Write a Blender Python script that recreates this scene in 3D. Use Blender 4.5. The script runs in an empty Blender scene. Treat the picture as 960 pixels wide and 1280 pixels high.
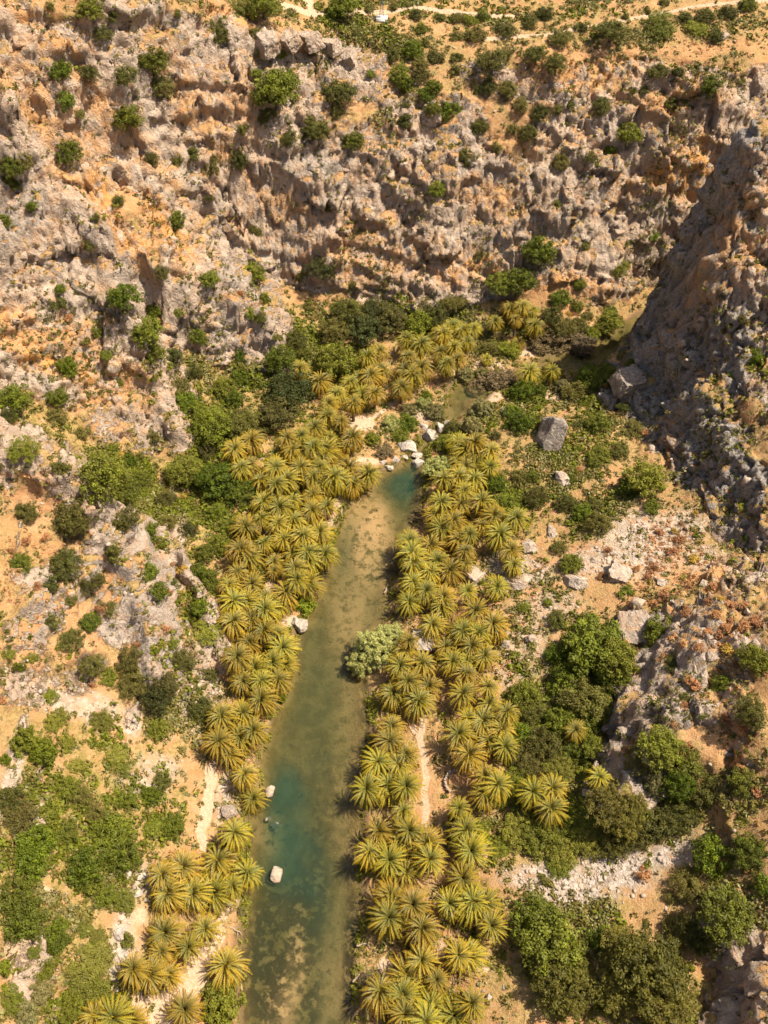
import bpy, math, random
import numpy as np
from mathutils import Vector, Matrix

random.seed(11)
RNG = np.random.default_rng(11)
SC = bpy.context.scene
COL = SC.collection

# ------------------------------------------------------------------ camera
CAM_H = 140.0
PITCH = math.radians(52.0)
FPX = 1200.0                      # focal length in pixels of the 960 x 1280 photograph
cam_data = bpy.data.cameras.new("camera")
cam = bpy.data.objects.new("camera", cam_data)
COL.objects.link(cam)
cam.location = (0, 0, CAM_H)
cam.rotation_euler = (math.pi / 2 - PITCH, 0, 0)
cam_data.sensor_fit = 'VERTICAL'
cam_data.sensor_height = 32.0
cam_data.lens = 32.0 * FPX / 1280.0
cam_data.clip_start = 1.0
cam_data.clip_end = 6000.0
SC.camera = cam
CP, SP = math.cos(PITCH), math.sin(PITCH)


def ray(px, py):
    """Viewing directions through points of the photograph (world space, y is the way ahead)."""
    u = (np.asarray(px, float) - 480.0) / FPX
    v = (640.0 - np.asarray(py, float)) / FPX
    d = np.stack([u, CP + v * SP, -SP + v * CP], -1)
    return d


def at_z(px, py, z):
    d = ray(px, py)
    t = (np.asarray(z, float) - CAM_H) / d[..., 2]
    return d[..., 0] * t, d[..., 1] * t


def project(p):
    x, y, z = p[0], p[1], p[2] - CAM_H
    dep = y * CP - z * SP
    return 480 + FPX * x / dep, 640 - FPX * (y * SP + z * CP) / dep, dep


# ------------------------------------------------------------------ noise
def _hash(ix, iy, iz, seed):
    h = (ix.astype(np.int64) * 374761393 + iy.astype(np.int64) * 668265263 + iz.astype(np.int64) * 2147483647 + seed * 974634777) & 0xFFFFFFFF
    h = ((h ^ (h >> 13)) * 1274126177) & 0xFFFFFFFF
    h = ((h ^ (h >> 16)) * 2246822519) & 0xFFFFFFFF
    h = h ^ (h >> 15)
    return (h & 0xFFFFFF).astype(np.float32) / 16777216.0


def vnoise(x, y, z, seed=0):
    ix, iy, iz = np.floor(x), np.floor(y), np.floor(z)
    fx, fy, fz = x - ix, y - iy, z - iz
    fx, fy, fz = [f * f * f * (f * (f * 6 - 15) + 10) for f in (fx, fy, fz)]
    out = 0
    for a in (0, 1):
        wa = fx if a else 1 - fx
        for b in (0, 1):
            wb = fy if b else 1 - fy
            for c in (0, 1):
                wc = fz if c else 1 - fz
                out = out + wa * wb * wc * _hash(ix + a, iy + b, iz + c, seed)
    return out * 2 - 1


def fbm(x, y, z, s, octaves=4, seed=0, ridged=False):
    a, f, out, tot = 1.0, 1.0 / s, 0, 0
    for k in range(octaves):
        n = vnoise(x * f, y * f, z * f, seed + k * 17)
        if ridged:
            n = 1 - 2 * np.abs(n)
        out = out + a * n
        tot += a
        a *= 0.5
        f *= 2.03
    return out / tot


def worley(x, y, z, seed=0):
    """F1, F2, random number of the nearest cell and a tilted-facet value in it."""
    ix, iy, iz = np.floor(x), np.floor(y), np.floor(z)
    f1 = np.full(x.shape, 9.0, np.float32)
    f2 = f1.copy()
    rid = np.zeros(x.shape, np.float32)
    fac = np.zeros(x.shape, np.float32)
    for a in (-1, 0, 1):
        for b in (-1, 0, 1):
            for c in (-1, 0, 1):
                cx, cy, cz = ix + a, iy + b, iz + c
                r1, r2, r3 = _hash(cx, cy, cz, seed), _hash(cx, cy, cz, seed + 5), _hash(cx, cy, cz, seed + 9)
                dx, dy, dz = cx + r1 - x, cy + r2 - y, cz + r3 - z
                d = (.35 * np.sqrt(dx * dx + dy * dy + dz * dz) + .65 * np.maximum(np.maximum(np.abs(dx), np.abs(dy)), np.abs(dz)) * 1.3).astype(np.float32)
                near = d < f1
                f2 = np.where(near, f1, np.minimum(f2, d))
                f1 = np.where(near, d, f1)
                r4 = _hash(cx, cy, cz, seed + 13)
                rid = np.where(near, r4, rid)
                fac = np.where(near, dx * (r2 - .5) + dy * (r3 - .5) + dz * (r1 - .5), fac)
    return f1, f2, rid, fac * 2


def smooth(a, b, x):
    t = np.clip((x - a) / (b - a), 0, 1)
    return t * t * (3 - 2 * t)


# ------------------------------------------------------------------ the lie of the land
# (photo x, photo y, height in metres): points of the ground seen there
LAND = """
290,1280,1.5 240,1240,2 280,1150,1 230,1080,2 290,1040,1 255,1000,2 300,960,1 250,930,2 310,870,1.2 270,860,3 320,800,1.2 280,780,3
330,720,1.5 380,700,1 290,690,3 350,640,1.5 410,620,1 300,620,4 420,570,1.2 360,560,2 300,560,4.5 450,520,1.2 400,500,2.5 350,500,3.5
480,460,1.2 430,440,3 520,440,1.2 470,410,3.5 540,410,2.5 600,430,1.2 640,410,2 680,420,1.2 720,420,1.5 770,400,3 700,390,3.5
470,1270,.8 560,1250,2 640,1250,4 480,1100,1 590,1100,2 660,1090,4 490,980,1 600,960,2.5 640,930,3 490,870,1 600,850,2.5 650,820,3.5
520,750,1 600,740,2 670,730,4 520,680,.8 600,660,2 680,660,4 560,600,1 620,600,3 700,600,5 560,555,1 620,540,2.5 700,545,5 600,510,1
660,500,2 720,480,2.5 760,600,7 760,540,6 780,510,6 800,500,6 830,540,8 850,580,9 820,620,9 760,660,7 830,660,9 880,640,11 880,700,10
820,720,9 760,740,7 720,790,5 700,850,4.5 700,920,4.5 660,1000,4 700,1080,4.5 760,1080,6 700,1180,4.5 720,1270,5 800,1200,8 800,1280,7
840,1100,9 880,1180,9 890,1230,8 880,1275,7.5 925,1225,13 920,1275,12 960,1200,17 960,1280,18
775,870,5.5 760,920,5 765,970,5 795,800,6.5 814,805,13.5 812,870,16.5 798,930,16 788,985,12.5 850,780,16 850,850,17 840,930,16 830,1000,10
900,760,18 900,850,18 900,930,17 900,1010,14 880,1080,11 950,760,22 950,850,22 950,930,21 950,1020,18 950,1100,16 790,762,8 840,752,11
900,735,14 950,715,18 900,690,11 950,690,14
722,463,.8 735,457,3 770,480,7 845,560,10 860,600,10.5 890,640,12 915,690,12 960,720,16
780,380,16 768,400,12.5 748,430,6.5 800,440,11 820,335,24 850,290,32 875,250,38.5 900,210,45 920,182,49.5 940,155,53 960,150,54 880,300,34.5 905,300,39 930,300,39.5 955,300,40 905,230,45.5 930,230,47 955,230,47.5
830,360,22 860,360,27 890,360,32 925,360,33 955,360,33.5 820,400,15 850,400,20 890,400,27 930,400,28.5 955,400,29 800,480,10 850,480,13 890,480,21 925,480,23 955,480,24
880,560,14 915,560,19.5 955,560,21.5 930,620,15 960,620,19
400,385,6 460,392,4.5 520,395,3.5 560,385,4 600,380,5 650,350,8 700,335,10 750,345,9 790,350,7 820,320,10
420,300,17 480,300,16 540,300,17 600,300,16 660,290,17 720,280,18 780,280,17 420,200,31 480,200,30 540,200,30 600,200,30 660,200,29 720,200,29
780,200,28 840,200,29 420,130,39 480,130,37.5 550,130,37.5 620,130,37 690,130,37 760,130,37 830,130,37 900,130,38 420,55,46 480,60,44 550,65,43
620,75,42 690,80,42 760,75,42.5 830,70,43 900,75,43 950,80,43 480,0,47 600,0,46 720,0,46 840,0,47 960,0,48
300,300,19 300,200,34 300,120,44 300,50,52 300,0,54 360,300,17 360,200,33 360,120,42 360,50,49 390,0,50 350,330,12 380,350,9
150,0,63 150,30,60 150,100,53 150,150,47 150,200,41 0,0,67 0,20,66 0,100,60 0,150,53 0,200,47 60,200,45 220,100,49 220,200,37 220,30,57 75,100,56
0,230,45 75,240,40 130,290,35 170,400,23 200,470,13 235,565,4 0,300,39 0,400,29 0,480,22 60,300,35.5 60,400,26 70,500,17 120,400,24
120,500,13.5 160,500,13 180,560,6 130,560,9 200,395,17 230,430,11 255,480,6 250,540,4 230,340,24 260,400,15 190,330,29 300,380,15 290,440,8.5
330,430,8 350,460,4 320,470,4 30,520,17 100,560,12 160,640,7 220,730,4 270,810,2.5
0,545,33 60,580,29 110,610,24 150,660,18 180,720,13.5 205,790,9.5 210,840,7.5 0,640,27 60,640,24.5 0,740,24 60,740,19.5 120,740,15.5
0,840,21 80,840,14.5 150,840,9.5 0,940,19 80,940,13 150,940,8.5 210,920,4 0,1060,17 80,1060,11.5 150,1060,7 200,1060,4 0,1180,15
80,1180,9.5 150,1180,5.5 0,1280,13 80,1280,8 150,1280,4
"""
# the same as (x, y, z) in metres, for ground that nothing in the photograph shows
HIDDEN = """
48,159,2 54,164,3.5 60,168,4 67,173,9 76,177,20 90,182,32 110,186,42 80,100,30 85,130,41 95,150,50 90,70,33 80,50,28 75,30,22 120,100,50 120,40,45
-75,100,45 -80,60,35 -70,30,25 -60,0,20 -110,100,60 -110,40,50 -110,160,76 -92,172,70 -26,5,1.5 5,5,1 -26,-40,1.5 8,-40,1.5 40,0,12 -45,0,14
60,-40,25 -60,-40,25 -100,260,62 0,260,52 100,260,54 -100,330,66 0,330,60 100,330,62 120,200,48 120,230,52 -130,-60,50 130,-60,50 -170,200,78 180,180,62
170,330,66 -170,330,72 -30,-120,2 10,-120,2 60,-120,22 -80,-120,22
"""
ctrl = []
for w in LAND.split():
    px, py, z = map(float, w.split(','))
    x, y = at_z(px, py, z)
    ctrl.append((float(x), float(y), z))
for w in HIDDEN.split():
    ctrl.append(tuple(map(float, w.split(','))))
ctrl = np.array(ctrl)

# coarse height grid by radial interpolation
CX0, CX1, CY0, CY1, CS = -190.0, 190.0, -140.0, 350.0, 1.0
gx = np.arange(CX0, CX1 + .01, CS)
gy = np.arange(CY0, CY1 + .01, CS)


def rbf_fit(pts):
    n = len(pts)
    d = np.sqrt(((pts[:, None, :2] - pts[None, :, :2]) ** 2).sum(-1) + .6 ** 2)
    A = np.zeros((n + 3, n + 3))
    A[:n, :n] = -d + np.eye(n) * 0.25
    A[:n, n] = 1
    A[:n, n + 1:n + 3] = pts[:, :2]
    A[n, :n] = 1
    A[n + 1:n + 3, :n] = pts[:, :2].T
    return np.linalg.solve(A, np.concatenate([pts[:, 2], [0, 0, 0]]))


wts = rbf_fit(ctrl)
GX, GY = np.meshgrid(gx, gy)
coarse = np.zeros(GX.shape)
n = len(ctrl)
for r in range(GX.shape[0]):
    d = np.sqrt((GX[r][:, None] - ctrl[None, :, 0]) ** 2 + (GY[r][:, None] - ctrl[None, :, 1]) ** 2 + .6 ** 2)
    coarse[r] = -d @ wts[:n] + wts[n] + GX[r] * wts[n + 1] + GY[r] * wts[n + 2]
coarse = np.maximum(coarse, 0.5)


def base_height(x, y):
    fx = np.clip((np.asarray(x, float) - CX0) / CS, 0, len(gx) - 1.001)
    fy = np.clip((np.asarray(y, float) - CY0) / CS, 0, len(gy) - 1.001)
    ix, iy = fx.astype(int), fy.astype(int)
    fx, fy = fx - ix, fy - iy
    c = coarse
    return (c[iy, ix] * (1 - fx) * (1 - fy) + c[iy, ix + 1] * fx * (1 - fy) + c[iy + 1, ix] * (1 - fx) * fy + c[iy + 1, ix + 1] * fx * fy)


def on_land(px, py):
    """The point of the coarse land seen through a point of the photograph."""
    d = ray(px, py)
    t = np.full(d.shape[:-1], 60.0)
    done = np.zeros(t.shape, bool)
    for k in range(1200):
        z = CAM_H + d[..., 2] * t
        hit = z < base_height(d[..., 0] * t, d[..., 1] * t)
        done |= hit
        t = np.where(done, t, t + .3)
        if done.all():
            break
    return d[..., 0] * t, d[..., 1] * t, t


# ------------------------------------------------------------------ the river
RIVER = """305,1280 300,1200 308,1130 303,1080 310,1020 328,990 322,960 333,920 347,885 362,840 370,790 385,770 395,730 410,690 425,650 445,620
462,598 487,586 505,578 513,568 520,556 530,545 545,532 556,522 561,508 559,493 569,478 588,470 606,470 625,472 650,466 668,456 690,447 716,440 740,437"""
RIVER_R = """738,464 722,466 700,466 684,470 660,480 632,486 614,491 602,503 590,515 575,522 565,530 550,545 540,556 532,566 532,585 532,610 522,650 500,680
488,720 486,770 462,800 455,840 460,870 462,900 458,940 455,1000 450,1080 452,1150 442,1200 445,1280"""
poly = []
for w in (RIVER + " " + RIVER_R).split():
    a, b = map(float, w.split(','))
    x, y = at_z(a, b, 0.0)
    poly.append((float(x), float(y)))
k_ = len(RIVER.split())
up = [(50.0, 160.5), (60.0, 166.0), (63.0, 162.0), (52.0, 155.0)]
dn = [(-4.5, 0.0), (-5.0, -60.0), (-6.0, -138.0), (-20.0, -138.0), (-21.0, -60.0), (-20.0, 0.0)]
poly = poly[:k_] + up + poly[k_:] + dn
poly = np.array(poly)


def river_signed(x, y):
    """Distance to the water's edge, negative in the river."""
    x, y = np.asarray(x, np.float32), np.asarray(y, np.float32)
    best = np.full(x.shape, 1e9, np.float32)
    inside = np.zeros(x.shape, bool)
    m = len(poly)
    for i in range(m):
        ax, ay = poly[i]
        bx, by = poly[(i + 1) % m]
        ex, ey = bx - ax, by - ay
        t = np.clip(((x - ax) * ex + (y - ay) * ey) / (ex * ex + ey * ey + 1e-9), 0, 1)
        d = (x - ax - t * ex) ** 2 + (y - ay - t * ey) ** 2
        best = np.minimum(best, d)
        cr = (ay > y) != (by > y)
        xi = ex * (y - ay) / (ey if abs(ey) > 1e-9 else 1e-9) + ax
        inside ^= cr & (x < xi)
    best = np.sqrt(best)
    return np.where(inside, -best, best)


# ------------------------------------------------------------------ patches of ground (photo x, photo y, radius across, radius down, amount)
def blobs(text, X, Y, soft=.5):
    out = np.zeros(X.shape, np.float32)
    B = np.array([list(map(float, w.split(','))) for w in text.split()])
    A0 = on_land(B[:, 0], B[:, 1])
    A1 = on_land(B[:, 0] + B[:, 2], B[:, 1])
    A2 = on_land(B[:, 0], B[:, 1] - B[:, 3])
    for i in range(len(B)):
        a = B[i, 4]
        x0, y0, x1, y1, x2, y2 = A0[0][i], A0[1][i], A1[0][i], A1[1][i], A2[0][i], A2[1][i]
        hx = max(abs(float(x1 - x0)), .4)
        hy = max(abs(float(y2 - y0)), .4)
        d = np.sqrt(((X - x0) / hx) ** 2 + ((Y - y0) / hy) ** 2)
        out = np.maximum(out, a * (1 - smooth(1 - soft, 1 + soft, d)).astype(np.float32))
    return out


def strokes(text, X, Y, soft=.5):
    """Polylines: half-width in metres then points of the photograph."""
    out = np.zeros(X.shape, np.float32)
    for line in text.strip().splitlines():
        w = line.split()
        hw = float(w[0])
        q = np.array([list(map(float, k.split(','))) for k in w[1:]])
        qx, qy, _ = on_land(q[:, 0], q[:, 1])
        pts = list(zip(qx, qy))
        for (ax, ay), (bx, by) in zip(pts[:-1], pts[1:]):
            ex, ey = bx - ax, by - ay
            t = np.clip(((X - ax) * ex + (Y - ay) * ey) / (ex * ex + ey * ey + 1e-9), 0, 1)
            d = np.sqrt((X - ax - t * ex) ** 2 + (Y - ay - t * ey) ** 2) / hw
            out = np.maximum(out, (1 - smooth(1 - soft, 1 + soft, d)).astype(np.float32))
    return out


# photo of each patch
ROCKS = """700,105,80,24,.9 620,92,50,18,.8 840,105,80,22,.9 770,85,60,14,.9 560,150,50,30,.9 60,320,90,80,1 120,420,90,70,1 180,480,55,60,.9 30,440,60,60,.9 90,260,70,50,1 330,410,40,45,1 300,420,30,40,.9 160,540,60,40,.7
30,570,50,30,1 90,600,40,25,1 130,650,26,30,1 165,720,26,50,1 190,790,26,50,1 195,840,22,30,1 150,770,36,40,.9 130,730,30,30,.8 215,700,14,60,.8
240,750,20,40,.7 265,800,16,60,.8 280,840,16,40,.8 240,840,14,60,.5 0,600,50,40,.8 30,860,36,30,.5 95,850,24,20,.5 20,930,8,40,.8 40,1000,10,60,.8
165,895,10,26,.9 170,700,20,40,.9
800,420,60,100,1 850,480,50,100,1 840,330,50,100,1 905,190,40,30,1 862,270,24,60,1 905,350,36,40,.9 930,440,40,36,.8 930,490,36,50,.85 800,440,60,60,1 780,470,40,40,1 890,560,60,60,.9 930,640,50,60,1 760,490,30,26,.9
850,790,60,36,1 810,870,36,60,1 800,940,30,50,1 870,860,60,50,.85 920,780,50,40,.9 790,975,22,22,.9 940,720,40,30,.9 870,760,40,20,.9 940,1240,40,50,1
890,820,50,40,.9 790,780,34,26,.9 930,900,30,30,.6
350,70,90,26,1 250,80,60,36,.9 100,70,80,30,.8 60,110,80,50,.9 30,60,60,40,.9 230,150,60,40,.8 440,80,50,36,.9 300,210,120,60,.95 420,230,130,70,1 400,300,100,60,1
540,300,90,60,1 520,200,80,50,.95 650,230,100,60,.95 700,180,60,40,.8 620,310,80,60,1 740,230,90,60,.95 760,290,80,50,.95 820,190,60,50,.8 560,370,60,20,1
470,370,30,16,.9 640,110,60,20,.6 780,130,120,24,.7 900,130,60,30,.8 860,250,60,60,.9 500,140,30,40,.7 480,270,60,60,.95"""
SANDY = """430,632,18,14,1 408,660,10,30,1 590,501,11,6,1 615,497,14,6,1 655,438,20,9,1 620,462,16,8,.9 450,530,18,9,1 455,577,18,5,.9 425,600,20,8,.6
500,488,12,5,.7 570,470,8,16,.9 600,455,8,8,.9 690,495,10,8,.9 260,1010,8,26,.8 250,1200,14,50,.8 270,1170,12,20,.9 225,1240,16,24,.8 440,1210,6,20,.6
264,980,7,28,.8 340,735,12,10,.7 365,778,12,8,.9 480,1210,10,16,.8 290,1115,14,30,.6 170,1170,14,60,.5 60,1120,20,14,.5 220,1270,30,20,.8 30,1190,24,26,.7
195,1260,30,30,.6 420,600,20,10,.8 600,1208,20,10,.7 540,1190,30,20,.5"""
SCREE = """650,800,45,40,.45 640,830,40,30,.4 690,760,36,20,.5 770,1090,50,30,1 720,1110,60,22,1 830,1070,26,14,1 690,1095,60,16,.9 650,720,40,14,.8 800,680,50,40,.8 760,700,60,20,.7
850,660,36,20,.7 880,700,30,20,.6 100,880,60,20,.6 70,870,40,20,.7 165,905,12,20,.9 175,1100,18,20,.8 180,985,30,16,.6 262,830,18,70,.8 240,880,20,30,.6 15,960,12,60,.8 45,1030,10,40,.8
200,960,26,16,.6 150,1180,12,50,.8 860,1060,30,20,.7 640,710,30,20,.8 280,1000,10,30,.8 530,520,20,12,.5"""
CLAY = """650,800,50,45,.7 640,830,40,30,.6 930,290,50,80,.6 40,440,50,20,1 30,410,40,20,.8 100,430,30,30,.7 160,300,40,20,1 190,265,40,20,1 215,300,36,26,.9 110,470,14,30,.9 130,240,30,20,.9 90,235,20,16,.8
600,330,30,20,.8 560,340,20,20,.7 870,200,30,40,.9 830,215,50,16,.9 760,65,80,14,.8 720,90,70,20,.8 840,130,60,20,.7 650,180,40,16,.6 500,330,60,30,.5 150,160,90,30,.6 60,150,70,40,.6
300,135,30,40,.5 270,170,30,30,.6 350,260,60,26,.5 440,330,50,30,.6 620,250,50,20,.6 160,480,40,30,.7 80,130,60,20,.7 225,120,30,50,.6 30,20,80,10,.7 300,25,50,8,1
700,360,60,20,.8 760,370,30,20,.8 380,20,16,14,.9 880,60,60,8,.7 560,10,120,8,.6 890,720,40,30,.6 900,1000,40,60,.6 910,930,40,30,.9 850,700,60,40,.6 840,560,16,30,.4 460,300,40,30,.5"""
GREEN = """925,1010,40,50,.5 930,470,40,40,.5 930,300,40,60,.45 170,620,60,60,1 200,660,50,50,1 225,715,45,50,1 240,770,40,40,1 130,585,50,30,1 60,530,50,30,.8 25,510,40,40,.9 250,650,40,50,1 200,450,50,60,1 225,500,40,40,1 210,860,40,50,.8 245,880,30,40,.8 140,1000,80,70,1 90,940,60,50,.8 180,1010,50,50,.9 30,1010,40,60,1 110,1220,70,60,1 60,1150,60,50,.9 100,1080,70,60,.9 40,1060,50,70,.9 150,1020,60,60,.7 100,960,60,50,.5 60,1260,70,30,1 160,600,70,40,.7 210,640,50,60,.7 240,700,40,60,.6 230,790,40,60,.6
270,560,60,70,.9 320,510,70,50,1 230,470,50,60,.7 190,420,40,50,.6 400,440,60,50,.9 470,400,60,30,.9 560,400,80,26,.9 620,420,60,30,.7 700,430,60,26,.8 640,500,60,40,.8 600,520,60,40,.7
740,490,40,40,.8 700,560,60,40,.5 660,620,60,50,.6 720,640,60,30,.6 690,900,60,120,1 740,1010,100,60,1 850,1010,50,50,.8 700,1180,80,70,.9 800,1230,100,60,.8 900,1150,60,60,.7
880,1220,30,40,.4 900,670,50,40,.6 600,1040,40,30,.6 620,660,50,60,.5 500,10,300,14,.5 430,30,120,20,.6 800,40,160,16,.4 640,1200,40,50,.5 560,1180,60,80,.3 350,600,70,120,.5 300,720,50,100,.4"""
PATHS = """.5 531,890 528,910 525,925 531,950 533,975 530,990 533,1010 531,1030
.45 525,925 516,910
.6 262,960 262,985 258,1010 250,1040 256,1060
.6 252,1225 268,1195 262,1180 282,1140 288,1118
.8 600,455 575,470 568,490 
.4 440,540 470,520 500,500
1.1 355,8 372,14 388,18 385,0
.7 388,18 440,16 520,10 640,20
.5 600,50 680,45 760,30 860,10 960,2"""
# ------------------------------------------------------------------ terrain sheet
def spaced(lo, hi, step, far_lo, far_hi, grow=1.22):
    a = list(np.arange(lo, hi + step / 2, step))
    s, v = step, a[-1]
    while v < far_hi:
        s *= grow
        v += s
        a.append(v)
    s, v, b = step, a[0], []
    while v > far_lo:
        s *= grow
        v -= s
        b.append(v)
    return np.array(b[::-1] + a)


STEP = 0.26
xs = spaced(-88, 88, STEP, -2500, 2500)
ys = spaced(17, 226, STEP, -2500, 3500)
X, Y = np.meshgrid(xs, ys)
X = X.astype(np.float32)
Y = Y.astype(np.float32)
NY, NX = X.shape
sd = river_signed(X, Y)
Z = base_height(X, Y).astype(np.float32)
# beyond the mapped land the hills run on to the horizon
out_d = np.maximum(np.maximum(CX0 - X, X - CX1), np.maximum(CY0 - Y, Y - CY1)).clip(0)
Z = Z + (fbm(X, Y, X * 0, 600, 3, 3) * 60 * smooth(0, 600, out_d)).astype(np.float32)
dzy, dzx = np.gradient(Z, ys, xs)
slope = np.sqrt(dzx ** 2 + dzy ** 2)

zero = X * 0
RIDGES = """3.0 0,552 60,587 110,617 150,667 178,724 200,792 205,842
2.4 75,246 128,296 166,404 196,474 228,556
1.3 205,672 228,712 252,752 272,792 288,838
1.6 290,385 318,405 338,432 350,458"""
RDG = strokes(RIDGES, X, Y, .75)
# stepped ledges: steep risers with flatter treads, strongest on the dark crag and the tall walls
def terrace(Z, P, amt, seed, lo, hi):
    q = (Z + fbm(X, Y, X * 0, 17, 3, seed) * 5.0 + fbm(X, Y, X * 0, 5, 2, seed + 3) * 1.2) / P
    fr = q - np.floor(q)
    return Z + amt * P * (smooth(lo, hi, fr) - fr)


crag = smooth(38, 46, X) * smooth(84, 96, Y) * (1 - smooth(158, 166, Y))
knoll = smooth(24, 30, X) * smooth(18, 28, Y) * (1 - smooth(78, 86, Y))
wall = smooth(.55, .9, slope) * (1 - crag) * (1 - smooth(222, 240, Y))
Z = Z + crag * smooth(.35, .8, slope) * (terrace(Z, 9.0, .35, 81, .3, 1.0) - Z)
Z = Z + 3.2 * RDG * smooth(2, 6, sd)
Z = Z + wall * (terrace(Z, 6.0, .35, 85, .3, 1.0) - Z) * smooth(1.5, 5, sd)
Z = np.where(sd > 0, np.maximum(Z, .4), Z)
n_big = fbm(X, Y, Z, 9, 4, 1)
n_mid = fbm(X, Y, Z, 3, 3, 2)
rock = np.maximum(smooth(.75, 1.25, slope + n_big * .55), blobs(ROCKS, X, Y, .45) * smooth(-.75, .1, n_big + n_mid * .5 + .2))
bank = smooth(1.0, 6.0, sd)
rock = np.maximum(rock, smooth(.15, .6, RDG + n_mid * .25))
rock = (rock * bank).astype(np.float32)
m_sand = np.maximum(blobs(SANDY, X, Y, .5), strokes(PATHS, X, Y, .5))
m_scree = blobs(SCREE, X, Y, .5)
m_clay = blobs(CLAY, X, Y, .6)
m_green = blobs(GREEN, X, Y, .6)
rock *= 1 - .8 * np.minimum(1, m_sand)

# river bed
DEEP = """355,985,18,26,1.4 360,1020,26,40,1.5 370,1075,30,40,1.2 385,1110,20,50,.8 510,600,22,22,1.45 345,1000,20,20,1.2 430,700,8,40,.4 390,900,30,120,.15"""
SHAL = """472,655,25,38,.85 458,700,18,50,.5 430,760,30,70,.4 375,1190,14,60,.5 350,1250,24,60,.55 440,900,18,100,.3 430,1000,20,60,.35 325,1035,14,26,.5"""
deep = blobs(DEEP, X, Y, 1.0)
shal = blobs(SHAL, X, Y, .7)
bedn = fbm(X, Y, zero, 5, 3, 31)
depth = np.clip(smooth(0, 3, -sd) * 1.0 + deep * smooth(0, 3, -sd) * (1 + .7 * fbm(X, Y, zero, 3.5, 4, 33)) - shal * .9 + bedn * .15, .12, 4)
depth = np.where(sd < -.6, depth, np.clip(-sd * .35, .02, depth))
pool_up = smooth(112, 122, Y)
depth = depth * (1 - .15 * pool_up)
land_low = 0.25 + np.minimum(sd * .22, 1.2) * .5
Z = np.where(sd < 0, -depth, np.minimum(Z, np.maximum(land_low + sd * .35, .3)) * (1 - bank) + np.maximum(Z, .35) * bank).astype(np.float32)
# island sandbar in the upper pool
bar = blobs("588,502,12,6,1", X, Y, .5)
Z = Z + bar * 1.0

# small relief
soil_n = fbm(X, Y, Z, 6, 4, 41) * .55 + fbm(X, Y, Z, 1.6, 3, 43) * .16
Z = Z + (soil_n * smooth(.5, 5, sd) * (1 - .6 * np.minimum(m_sand, 1))).astype(np.float32)

# rock relief, pushed out along the base normal so that cliffs get crags, ledges and overhangs
dzy, dzx = np.gradient(Z, ys, xs)
Zs = base_height(X, Y).astype(np.float32)
bzy, bzx = np.gradient(Zs, ys, xs)
for _ in range(2):
    for a in (bzy, bzx):
        a[1:-1, 1:-1] = (a[:-2, 1:-1] + a[2:, 1:-1] + a[1:-1, :-2] + a[1:-1, 2:] + 2 * a[1:-1, 1:-1]) / 6
nl = np.sqrt(bzx ** 2 + bzy ** 2 + 1)
nx, ny, nz = -bzx / nl, -bzy / nl, 1 / nl
m = rock > .02
px_, py_, pz_ = X[m].astype(np.float32), Y[m].astype(np.float32), Z[m].astype(np.float32)
wx = px_ + fbm(px_, py_, pz_, 5, 3, 51) * .45
wy = py_ + fbm(px_, py_, pz_, 5, 3, 52) * .45
wz = pz_ + fbm(px_, py_, pz_, 5, 3, 53) * .45
d = 0
for sc_, sd_, cr_ in ((7.5, 61, .5), (3.4, 62, .4), (1.7, 67, .25), (.85, 63, .1)):
    f1, f2, rid, fac = worley(wx / sc_, wy / sc_, wz / (sc_ * 1.25), sd_)
    big_ = (.75 - .15 * crag[m]) if sc_ > 5 else (1 + .55 * crag[m])
    d = d + sc_ * big_ * (.15 * (rid - .5) + (.42 if sc_ > 3 else .34) * fac) - cr_ * (1 + 1.2 * crag[m]) * np.exp(-(f2 - f1) / .06)
d += fbm(px_, py_, pz_ * .6, 11, 3, 64) * 1.0
d += fbm(px_, py_, pz_, 2.2, 4, 68, True) * .2
lw = pz_ + fbm(px_, py_, pz_, 16, 3, 65) * 4.0 + .28 * px_
st = (lw / 4.6) % 1.0
ledge = (smooth(0, .22, st) - st) * 1.3
st2 = (lw / 1.75 + .3 * fbm(px_, py_, pz_, 7, 2, 69)) % 1.0
ledge = ledge * 1.25 + (smooth(0, .3, st2) - st2) * .6
uu = px_ * .9 + py_ * .3 + fbm(px_, py_, pz_ * .5, 9, 4, 72) * 3.5
cr2 = np.abs((uu / 5.2) % 1.0 - .5) * 5.2
d -= 1.0 * np.exp(-cr2 / .28) * smooth(-.2, .3, fbm(px_, py_, pz_, 8, 2, 73))
d += ledge * smooth(-.3, .3, fbm(px_, py_, pz_, 22, 2, 66))
amp = smooth(.02, .6, rock[m])
fade = (1 - smooth(80, 160, np.abs(px_))) * (1 - smooth(222, 300, py_)) * smooth(-60, 17, py_)
d *= amp * fade
steep = smooth(.3, 1.2, slope[m])
d *= .62 + .25 * steep
hxy = .75
dz_ = np.zeros_like(X); dxx = np.zeros_like(X); dyy = np.zeros_like(X)
dxx[m] = nx[m] * d * hxy
dyy[m] = ny[m] * d * hxy
dz_[m] = nz[m] * d
XX, YY, ZZ = X + dxx, Y + dyy, Z + dz_

# face up-ness after displacement
e1 = np.stack([np.gradient(XX, axis=1), np.gradient(YY, axis=1), np.gradient(ZZ, axis=1)], -1)
e2 = np.stack([np.gradient(XX, axis=0), np.gradient(YY, axis=0), np.gradient(ZZ, axis=0)], -1)
nn = np.cross(e1, e2)
nn /= np.linalg.norm(nn, axis=-1, keepdims=True) + 1e-9
up = nn[..., 2]
# soil and grass gather on the flatter ledges of the rock
pocket = smooth(.48, .76, up) * smooth(-.1, .35, fbm(X, Y, Z, 4, 3, 71) + .12)
rockcol = rock * (1 - .9 * pocket)

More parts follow.
